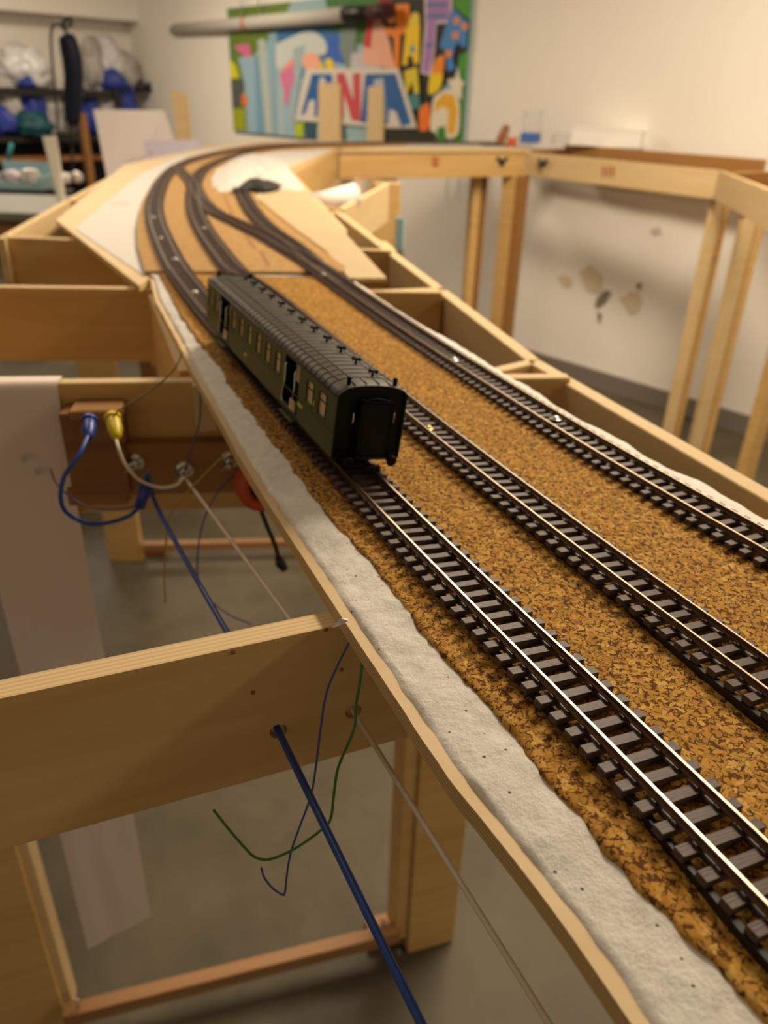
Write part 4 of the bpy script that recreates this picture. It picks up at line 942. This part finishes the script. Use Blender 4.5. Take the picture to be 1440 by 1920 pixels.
# two planks leaning on the mural wall
def lean(quad, label):
    p = [None]*4; zf = T-.0126
    b0 = px_on_wall(quad[0][0], 275, .16); b1 = px_on_wall(quad[1][0], 275, .16); t0 = px_on_wall(quad[3][0], quad[3][1], .035); t1 = px_on_wall(quad[2][0], quad[2][1], .035)
    b0.z = b1.z = 0.0
    n = (b1-b0).cross(t0-b0).normalized()*.018
    vs = [b0, b1, t1, t0]; vs = [v-n for v in vs]+[v+n*0 for v in vs]
    o = wmesh('leaning_plank', vs, BOXF, WOODP); tag(o, label, 'plank'); return o
lean([(594, 265), (637, 265), (638, 152), (597, 153)], 'pale plank leaning on the mural between the blue and red letters')
lean([(682, 265), (723, 265), (718, 153), (690, 156)], 'pale plank leaning on the mural between the red and the last blue letter')

# ================================================================== MURAL
ml, mr = px_on_wall(432, 140, .02), px_on_wall(876, 140, .02)
mz0 = px_on_wall(437, 246, .02).z; mz1 = px_on_wall(427, 28, .02).z+.04
mural = empty('mural_panel', ((ml+mr)/2).xy.to_3d()+Vector((0, 0, mz0)), 'wide colourful graffiti panel with big blue and red letters on the white wall', 'mural')
def rgb(r, g, b): 
    f = lambda c: (c/255)**2.2
    return (f(r), f(g), f(b))
PM = {}
def pm(c):
    if c not in PM: PM[c] = mat('mural_paint_%d_%d_%d' % c, rgb(*c), .6)
    return PM[c]
wmesh('panel_board', [Vector((p.x, p.y, z))+WN*o_ for z in (mz0, mz1) for p, o_ in ((ml, 0), (mr, 0), (mr, .018), (ml, .018))], BOXF, pm((150, 182, 192)), mural)
LAY = [0]
def zz(x, y): return (400+x/2.88, y/2.88)
def paint(col, pts, name='painted_shape', smooth=False):
    LAY[0] += 1; off = .021+LAY[0]*.00025
    q = []
    for x, y in pts:
        px, py = zz(x, y); p = px_on_wall(px, py, off); q.append(p)
    if smooth: q = cat(q+[q[0]], 4)[:-1]
    lo = (ml-mr)
    for p in q: p.z = max(mz0+.002, min(mz1-.002, p.z))
    # keep inside the panel
    dl = WD
    a0, a1 = ml.dot(dl)+.004, mr.dot(dl)-.004
    for p in q:
        s_ = p.dot(dl)
        if s_ < a0: p += dl*(a0-s_)
        if s_ > a1: p -= dl*(s_-a1)
    o = wmesh(name, q, [tuple(range(len(q)))], pm(col), mural, fix=False)
    bm = bmesh.new(); bm.from_mesh(o.data); bmesh.ops.triangulate(bm, faces=bm.faces[:]); bm.to_mesh(o.data); bm.free()
BLK = (32, 28, 26)
paint((104, 128, 50), [(70, -80), (420, -80), (330, 180), (215, 300), (170, 320), (165, 480), (180, 705), (95, 705)])
paint((88, 150, 172), [(330, 150), (620, 125), (640, 330), (560, 420), (330, 420)])
paint((74, 150, 44), [(1200, -120), (1440, -120), (1345, 800), (1290, 800), (1310, 500), (1260, 300)])
paint((70, 120, 60), [(600, -120), (1240, -120), (1160, 200), (980, 230), (780, 240), (640, 150)])
paint(BLK, [(905, -10), (1200, -10), (1240, 120), (1180, 400), (1190, 600), (1180, 770), (1010, 700), (960, 390), (900, 200)])
paint(BLK, [(1180, 280), (1230, 120), (1290, 30), (1400, 110), (1400, 270), (1330, 300), (1310, 410), (1230, 480), (1170, 530)])
paint((222, 110, 160), [(110, 250), (190, 235), (218, 370), (200, 405), (165, 300)])
paint((216, 214, 40), [(82, 320), (120, 350), (140, 420), (92, 425)])
paint((84, 92, 84), [(95, 430), (168, 425), (160, 570), (100, 585)])
paint((235, 120, 50), [(152, 505), (182, 520), (178, 575), (152, 565)])
paint((160, 168, 36), [(100, 588), (166, 588), (172, 700), (104, 702)])
paint((150, 184, 204), [(132, 310), (215, 305), (300, 260), (430, 420), (440, 750), (205, 750), (180, 500)])
paint((120, 160, 185), [(220, 300), (250, 300), (290, 745), (235, 745)])
paint((184, 192, 186), [(238, 215), (278, 208), (318, 742), (285, 742)])
paint((140, 172, 190), [(298, 180), (342, 174), (352, 742), (316, 742)])
paint((168, 190, 196), [(345, 320), (375, 360), (385, 745), (352, 745)])
paint((62, 116, 164), [(350, 155), (610, 130), (700, 200), (690, 330), (600, 320), (345, 250)])
paint((202, 208, 208), [(335, 240), (420, 200), (520, 165), (600, 215), (605, 290), (520, 300), (430, 330), (345, 370)], smooth=True)
paint((160, 180, 190), [(430, 260), (500, 240), (470, 420), (430, 700), (400, 700), (430, 420)])
paint((58, 100, 190), [(612, 190), (720, 185), (702, 345), (622, 322)])
paint((243, 172, 146), [(478, 300), (550, 285), (580, 345), (540, 375), (490, 365)], smooth=True)
paint((235, 150, 140), [(370, 370), (430, 310), (438, 360), (390, 400)])
paint((214, 120, 162), [(355, 400), (430, 350), (436, 430), (412, 490), (402, 572), (388, 572), (380, 490)])
paint((230, 200, 50), [(565, 350), (598, 340), (592, 420), (570, 425)])
paint((240, 205, 30), [(605, 318), (640, 318), (655, 372), (612, 380)])
paint((176, 196, 38), [(440, 665), (488, 660), (484, 760), (440, 760)])
paint((50, 84, 100), [(492, 650), (555, 650), (552, 765), (495, 765)])
paint((122, 138, 132), [(686, 150), (775, 140), (762, 360), (722, 372), (680, 262)])
paint((192, 190, 200), [(745, 290), (830, 270), (905, 330), (900, 380), (740, 380)])
paint((233, 172, 146), [(830, 130), (905, 95), (950, 220), (982, 372), (800, 345)])
paint((196, 60, 62), [(808, 250), (832, 110), (866, 96), (850, 262)])
paint((150, 30, 44), [(860, 60), (900, -10), (965, 0), (992, 112), (938, 128), (905, 78)])
paint((240, 170, 110), [(905, 70), (945, 45), (985, 110), (960, 132), (935, 118)])
paint((238, 132, 30), [(985, 20), (1060, 20), (1056, 178), (1010, 185), (1002, 372), (976, 372), (975, 202), (930, 182), (930, 145), (985, 155)])
paint((242, 202, 20), [(1072, 72), (1100, 66), (1116, 140), (1110, 342), (1082, 345), (1076, 302), (1052, 302), (1046, 352), (1020, 352), (1040, 160)])
paint((60, 130, 170), [(1075, 228), (1092, 280), (1060, 285)])
paint((230, 205, 60), [(1068, 80), (1105, 70), (1112, 130), (1072, 135)], smooth=True)
paint((214, 206, 200), [(1138, -60), (1292, -60), (1290, 122), (1205, 130), (1196, 280), (1172, 410), (1118, 395), (1130, 270), (1142, 140)])
paint((168, 122, 188), [(1150, -60), (1280, -60), (1280, 110), (1200, 118), (1190, 280), (1165, 395), (1126, 388), (1138, 270), (1152, 150)])
for y in (18, 78, 235): paint((86, 120, 170), [(1150, y), (1255 if y < 200 else 1185, y-4), (1255 if y < 200 else 1185, y+18), (1148, y+20)])
paint((64, 132, 202), [(1292, 42), (1388, 122), (1366, 262), (1312, 232), (1292, 310), (1306, 376), (1260, 382), (1255, 272), (1220, 252), (1252, 150)])
for x, y in ((1312, 112), (1305, 190), (1356, 142), (1268, 290)): paint((222, 140, 70), [(x-16, y-16), (x+16, y-18), (x+18, y+14), (x-14, y+18)], smooth=True)
paint((240, 140, 40), [(1198, 318), (1246, 300), (1240, 400), (1222, 470), (1166, 480), (1172, 400)], smooth=True)
paint((240, 206, 30), [(1172, 400), (1236, 400), (1222, 478), (1168, 512), (1162, 460)], smooth=True)
paint((234, 225, 205), [(1320, 360), (1335, 430), (1365, 445), (1340, 480), (1345, 540), (1310, 510), (1262, 530), (1285, 470), (1262, 430), (1305, 425)])
paint((220, 196, 50), [(1030, 385), (1100, 360), (1112, 500), (1086, 512), (1072, 440), (1042, 524)])
paint((70, 130, 130), [(1045, 520), (1110, 500), (1120, 580), (1060, 600)])
paint((234, 225, 200), [(1178, 600), (1190, 530), (1245, 490), (1312, 500), (1332, 600), (1310, 740), (1180, 720)], smooth=True)
paint((236, 176, 46), [(1192, 560), (1240, 504), (1300, 512), (1320, 600), (1302, 722), (1262, 722), (1270, 590), (1232, 575), (1200, 610)])
paint((240, 122, 44), [(1110, 590), (1160, 556), (1172, 660), (1140, 722), (1112, 710)], smooth=True)
paint((44, 46, 32), [(925, 690), (1200, 712), (1200, 778), (925, 778)])
paint((60, 130, 50), [(1210, 690), (1250, 680), (1260, 770), (1205, 770)])
paint((215, 206, 196), [(500, 372), (1000, 368), (1100, 692), (900, 690), (700, 672), (440, 650)])
BLUL = (44, 96, 160)
paint(BLUL, [(532, 400), (640, 400), (668, 630), (628, 630), (618, 520), (575, 520), (562, 632), (545, 632), (548, 540), (520, 540), (498, 612), (472, 622)], 'painted_letter')
paint((215, 206, 196), [(575, 420), (602, 420), (606, 485), (572, 485)])
paint((198, 76, 86), [(664, 396), (708, 394), (756, 545), (752, 398), (796, 394), (796, 656), (748, 650), (704, 505), (706, 640), (672, 640)], 'painted_letter')
paint(BLUL, [(820, 400), (985, 398), (1068, 668), (1016, 684), (985, 600), (950, 590), (944, 668), (925, 668), (850, 668), (795, 660)], 'painted_letter')
paint((170, 180, 190), [(868, 430), (918, 420), (935, 650), (840, 650)])
# white tube hanging under the ceiling in front of the mural
tz = T+.62
def at_z(px, py, z):
    r = ray(px, py); t = (z-CAMZ)/r.z; return Vector((r.x*t, r.y*t, z))
ta, tb = at_z(330, 56, tz), at_z(660, 26, tz); td = (tb-ta).normalized()
tub = empty('ceiling_duct', (ta+tb)/2, 'white tube with black coupling hanging under the ceiling before the mural', 'duct')
tube('tube_shell', [ta, ta.lerp(tb, .5), tb], .042, WHITE, tub, 20)
tube('end_cap', [ta-td*.05, ta+td*.02], .034, GREYBAG, tub, 16)
tube('coupling', [tb-td*.06, tb-td*.02, tb+td*.03, tb+td*.18], [.046, .048, .040, .036], BLACKPL, tub, 18)
tube('tail', [tb+td*.17, tb+td*.34], .038, mat('maroon_sleeve', (.06, .015, .02), .6), tub, 18)
lp = ta.lerp(tb, .47); tube('red_label', [lp, lp+td*.03], .0428, REDP, tub, 20)
for f_ in (.45, .55, .95):
    h_ = ta.lerp(tb, f_); tube('hanger_wire', [h_+Vector((0, 0, .04)), Vector((h_.x, h_.y, CEIL))], .004, GREYBAG, tub, 6)

# ================================================================== WORK BENCH AND SHELF AT THE LEFT
BZ = .90
bn = empty('work_bench', (-1.5, 3.2, 0), 'grey-topped work bench carrying the blue tray and the tool stand', 'bench')
poly_extrude('bench_top', [(-2.6, 3.20), (-.98, 3.20), (-1.0, 3.80), (-2.7, 3.80)], BZ-.03, BZ, [mat('bench_grey', (.26, .26, .22), .6), mat('bench_edge', (.15, .14, .10), .6)], bn)
for x, y in ((-2.4, 3.26), (-1.05, 3.26), (-1.05, 3.7), (-2.4, 3.7)): block('leg', (x, y, (BZ-.03)/2), .06, .06, BZ-.03, WOODD, bn)
block('apron', (-1.75, 3.24, BZ-.075), 1.3, .03, .09, WOODD, bn)
def bench(px, py, z=BZ): return at_z(px, py, z)
# white leaning foam board, lilac sheet, plank
def sheet3(name, pxs, Y0, dY, th, m, label, cat_, z0=None):
    q = [GY(x, y, Y0+(dY if k < 2 else 0)) for k, (x, y) in enumerate(pxs)]
    n = (q[1]-q[0]).cross(q[2]-q[0]).normalized()*th
    o = wmesh(name, q+[v+n for v in q], BOXF, m); tag(o, label, cat_); return o
def lean_sheet(name, top, bot, Ytop, Ybot, zb_, th, m, label, cat_):
    t0, t1 = GY(*top[0], Ytop), GY(*top[1], Ytop); b0, b1 = at_z(bot[0][0], bot[0][1], zb_), at_z(bot[1][0], bot[1][1], zb_)
    b0 = GY(bot[0][0], bot[0][1], Ybot); b1 = GY(bot[1][0], bot[1][1], Ybot)
    # run the sheet on down to the surface it stands on
    for p, t in ((b0, t0), (b1, t1)):
        k = (p.z-zb_)/(t.z-p.z) if t.z != p.z else 0
        q_ = p+(p-t)*k; p.x, p.y, p.z = q_.x, q_.y, q_.z
    n = (b1-b0).cross(t0-b0).normalized()*th
    vs = [b0, b1, t1, t0]; o = wmesh(name, [v-n for v in vs]+vs, BOXF, m); tag(o, label, cat_); return o
lean_sheet('foam_board', [(175, 205), (307, 207)], [(199, 325), (338, 300)], 3.52, 3.40, BZ, .006, PAPER, 'large white foam board leaning upright on the work bench', 'board')
lean_sheet('lilac_sheet', [(268, 264), (372, 262)], [(276, 300), (380, 292)], 3.34, 3.28, BZ, .003, LILAC, 'lilac printed sheet standing before the white foam board', 'paper')
for x, w_ in ((283, 3), (340, 2)):
    q = [GY(x+a, y, 3.295) for a, y in ((-w_, 283), (w_, 283), (w_, 293), (-w_, 293))]; wmesh('print_mark', q, [(0, 1, 2, 3)], GST, bpy.data.objects['lilac_sheet'], fix=False)
lean_sheet('upright_plank', [(320, 168), (349, 176)], [(332, 262), (358, 262)], 3.62, 3.60, BZ, .02, WOODP, 'pale upright plank standing behind the white foam board', 'plank')
lean_sheet('white_card', [(80, 256), (106, 254)], [(98, 330), (120, 348)], 3.06, 3.02, BZ, .004, mat('cream_card', (.62, .56, .45), .7), 'narrow cream card standing upright beside the tool stand', 'card')
bt = at_z(45, 352, BZ)
e = empty('blue_tray', (bt.x, bt.y, BZ), 'light blue tray filled with pale scraps on the bench', 'tray')
tw, td_, th_ = .26, .20, .09
block('tray_base', (bt.x, bt.y, BZ+.005), tw, td_, .010, LBLUE, e)
for s in (-1, 1):
    block('tray_wall', (bt.x+s*tw/2, bt.y, BZ+.03), .008, td_, .06, LBLUE, e); block('tray_wall', (bt.x, bt.y+s*td_/2, BZ+(.055 if s > 0 else .016)), tw, .008, .11 if s > 0 else .03, LBLUE, e)
def lump(name, c, r, m, label, cat_, seed, sq=(1, 1, .8), group=None, amp=.3, parent=None):
    bm = bmesh.new(); bmesh.ops.create_icosphere(bm, subdivisions=4, radius=1)
    for v in bm.verts:
        d = v.co.normalized(); k = 1+amp*noise.noise(d*1.6+Vector((seed, 0, 0)))+amp*.7*noise.noise(d*3.5+Vector((0, seed, 0)))+amp*.5*abs(noise.noise(d*7+Vector((0, 0, seed))))
        v.co = Vector((d.x*k*sq[0]*r, d.y*k*sq[1]*r, max(-.75, d.z)*k*sq[2]*r))
    zmin = min(v.co.z for v in bm.verts)
    for v in bm.verts: v.co.z -= zmin
    me = bpy.data.meshes.new(name); bm.to_mesh(me); bm.free(); me.materials.append(m)
    for p in me.polygons: p.use_smooth = True
    o = link(name, me, parent, Matrix.Translation(c)); 
    if not parent: tag(o, label, cat_, group)
    return o
lump('paper_scrap', Vector((bt.x-.035, bt.y-.03, BZ+.010)), .05, mat('mauve_paper', (.52, .44, .50), .7), 'crumpled mauve paper in the blue tray', 'paper', 1.0, (1.3, 1, .7))
lump('cotton_ball', Vector((bt.x+.06, bt.y-.04, BZ+.010)), .05, WHITE, 'round white wad in the blue tray', 'wad', 2.0, (1, 1, .9), amp=.15)
p1 = at_z(122, 345, BZ); p2 = at_z(144, 343, BZ)
lump('wool_ball', p1, .032, PAPER, 'small white wool ball on the dark bench corner', 'wool ball', 3.0, (1, 1, .9), 'wool balls on the bench', .12); lump('wool_ball', p2, .034, PAPER, 'small white wool ball on the dark bench corner', 'wool ball', 4.0, (1, 1, .9), 'wool balls on the bench', .12)
tl = at_z(12, 330, BZ); o = tube('teal_pen', [tl+Vector((0, 0, .02)), GY(22, 270, tl.y)], .012, mat('teal_pen', (.02, .22, .25), .4), None, 10); tag(o, 'teal marker standing in the bench clutter', 'pen')
# hanging rotary tool on a stand
sp = at_z(116, 362, BZ); SY = sp.y
st = empty('tool_stand', (sp.x, SY, BZ), 'thin black stand with curved top hook standing on the bench', 'stand')
block('stand_foot', (sp.x, SY, BZ+.008), .09, .07, .016, BLACKPL, st)
polep = [sp+Vector((0, 0, .01)), GY(110, 250, SY), GY(102, 160, SY), GY(96, 90, SY), GY(97, 55, SY), GY(107, 42, SY), GY(118, 52, SY), GY(124, 62, SY)]
tube('pole', cat(polep, 5), .006, BLACKPL, st, 8)
tube('hook', cat([GY(124, 60, SY), GY(120, 44, SY), GY(126, 32, SY), GY(133, 38, SY), GY(130, 52, SY)], 4), .008, DARKMETAL, st, 8)
rt = empty('rotary_tool', GY(130, 340, SY), 'dark blue hanging rotary tool motor with flexible shaft', 'tool')
tube('motor', cat([GY(122, 62, SY), GY(127, 75, SY), GY(135, 110, SY), GY(138, 150, SY), GY(136, 200, SY), GY(138, 232, SY)], 3), [.018, .026, .034, .038, .040, .042, .042, .042, .041, .040, .040, .040, .038, .036, .033, .028], NAVY, rt, 16)
tube('collet', [GY(137, 230, SY), GY(136, 262, SY), GY(135, 275, SY)], [.022, .014, .010], BLACKPL, rt, 12)
tube('flexible_shaft', [GY(135, 270, SY), GY(136, 310, SY), GY(137, 345, SY)], .006, BLACKPL, rt, 8)
# ---- shelf along the left wall, with bags of fabric
def onS(px, py, off=.35): return px_on_left(px, py, off)
k0, k1 = CORNER+WD*.38-WN*.35, CORNER+WD*.38-WN*2.6
zsh = onS(150, 168).z
shf = empty('shelf_rack', ((k0+k1)/2).xy.to_3d(), 'black metal shelf rack behind the bench loaded with bagged fabric', 'shelf')
def shelfboard(z, m, th=.03, nm='shelf_board'):
    n = WD*-.36
    vs = [Vector((p.x, p.y, zq)) for zq in (z-th, z) for p in (k0, k1, k1+n, k0+n)]
    return wmesh(nm, vs, BOXF, m, shf)
shelfboard(zsh, BLACKPL, .05); zm = onS(150, 255).z; shelfboard(zm, BLACKCL, .04); shelfboard(onS(150, 292).z, WOODD, .035); shelfboard(onS(60, 345).z-.1, BLACKCL, .04)
for p in (k0, k0.lerp(k1, .55), k1):
    for n in (0, -.34):
        q = p+WD*n; block('post', Vector((q.x, q.y, (zsh+.02)/2)), .04, .04, zsh+.02, BLACKPL, shf, rz=math.atan2(WD.y, WD.x))
block('back_panel', ((k0+k1)/2-WD*.35).xy.to_3d()+Vector((0, 0, zm/2)), 2.25, .012, zm, BLACKCL, shf, rz=math.atan2(WN.y, WN.x))
wp = onS(163, 350, .55); lo_ = GP(172, 350, LWP+WD*.6, WD); hi_ = GP(152, 212, LWP+WD*.6, WD)
o = block('timber_post', Vector((lo_.x, lo_.y, (hi_.z)/2)), .07, .05, hi_.z, WOODD, None, rz=math.atan2(WD.y, WD.x)); tag(o, 'brown timber post standing in front of the dark shelf', 'post')
def bag(px, py, r, m, label, seed, z, off=.22, sq=(1, 1, .8), amp=.28, group=None):
    p = onS(px, py, off); p.z = z; return lump('fabric_bag', p, r, m, label, 'bag', seed, sq, group, amp)
bag(48, 160, .165, BAG, 'wide clear bag of white stuff on the top shelf behind a blue bundle', 1.5, zsh, sq=(1.15, .9, .95), off=.27)
bag(178, 160, .10, GREYBAG, 'tall slim whitish bag on the top shelf behind the rotary tool', 2.5, zsh, sq=(.9, .9, 2.0))
bag(205, 160, .135, BAG, 'puffy white bag behind the blue bundle on the top shelf', 3.5, zsh, sq=(1, .9, 1.45), off=.16)
bag(243, 160, .09, GREYBAG, 'crumpled grey bag at the end of the top shelf', 4.5, zsh, sq=(.9, .9, 1.6))
bag(211, 158, .085, BLUEBAG, 'blue cloth bundle in front of the puffy white bag', 5.5, zsh, off=.33, sq=(1.2, .5, .95))
bag(52, 158, .075, BLUEBAG, 'blue cloth bundle in front of the big clear bag', 5.9, zsh, off=.36, sq=(1.1, .5, .7))
for k, (px, m, r, lb_) in enumerate(((12, GREYBAG, .13, 'grey bag hanging full on the middle shelf'), (8, BLUEBAG, .09, 'dark blue cloth bundle on the middle shelf edge'), (56, BLUEBAG, .12, 'blue fabric bundle in the middle of the shelf'), (92, GREYBAG, .12, 'pale bag wedged beside the blue fabric'), (62, TEALBAG, .13, 'teal cloth heap on the middle shelf'), (196, GREYBAG, .12, 'grey bag behind the foam board'), (228, BLUEBAG, .12, 'dark blue bag behind the foam board'), (166, BLUEBAG, .10, 'navy bundle on the middle shelf behind the tool'))):
    bag(px, 250, r, m, lb_, 7+k*1.3, zm, off=(.20, .36, .22, .20, .40, .20, .22, .22)[k], sq=(1.2, .7, (1.9, 1.2, 2.0, 1.9, .7, 1.8, 1.9, 1.9)[k]))
for px in (265, 283, 296): 
    p = onS(px, 166, .3); p.z = zsh
    o = tube('spool', [p, p+Vector((0, 0, .05)), p+Vector((0, 0, .08))], [.05, .045, .02], BLACKPL if px != 296 else PAPER, None, 12); tag(o, 'small dark spool at the end of the top shelf' if px != 296 else 'small pale spool at the end of the top shelf', 'spool', 'spools on the top shelf')
# loose scrap of plywood inside the far frame
o = block('wood_scrap', Vector((-.055, 1.45, T-.045)), .06, .04, .01, WOODP, None, rz=.4); tag(o, 'small pale wood scrap lying inside the open frame', 'scrap')
ld_ = block('scrap_ledge', Vector((-.06, 1.45, T-.056)), .12, .10, .010, WOODP, fr2, rz=.2)
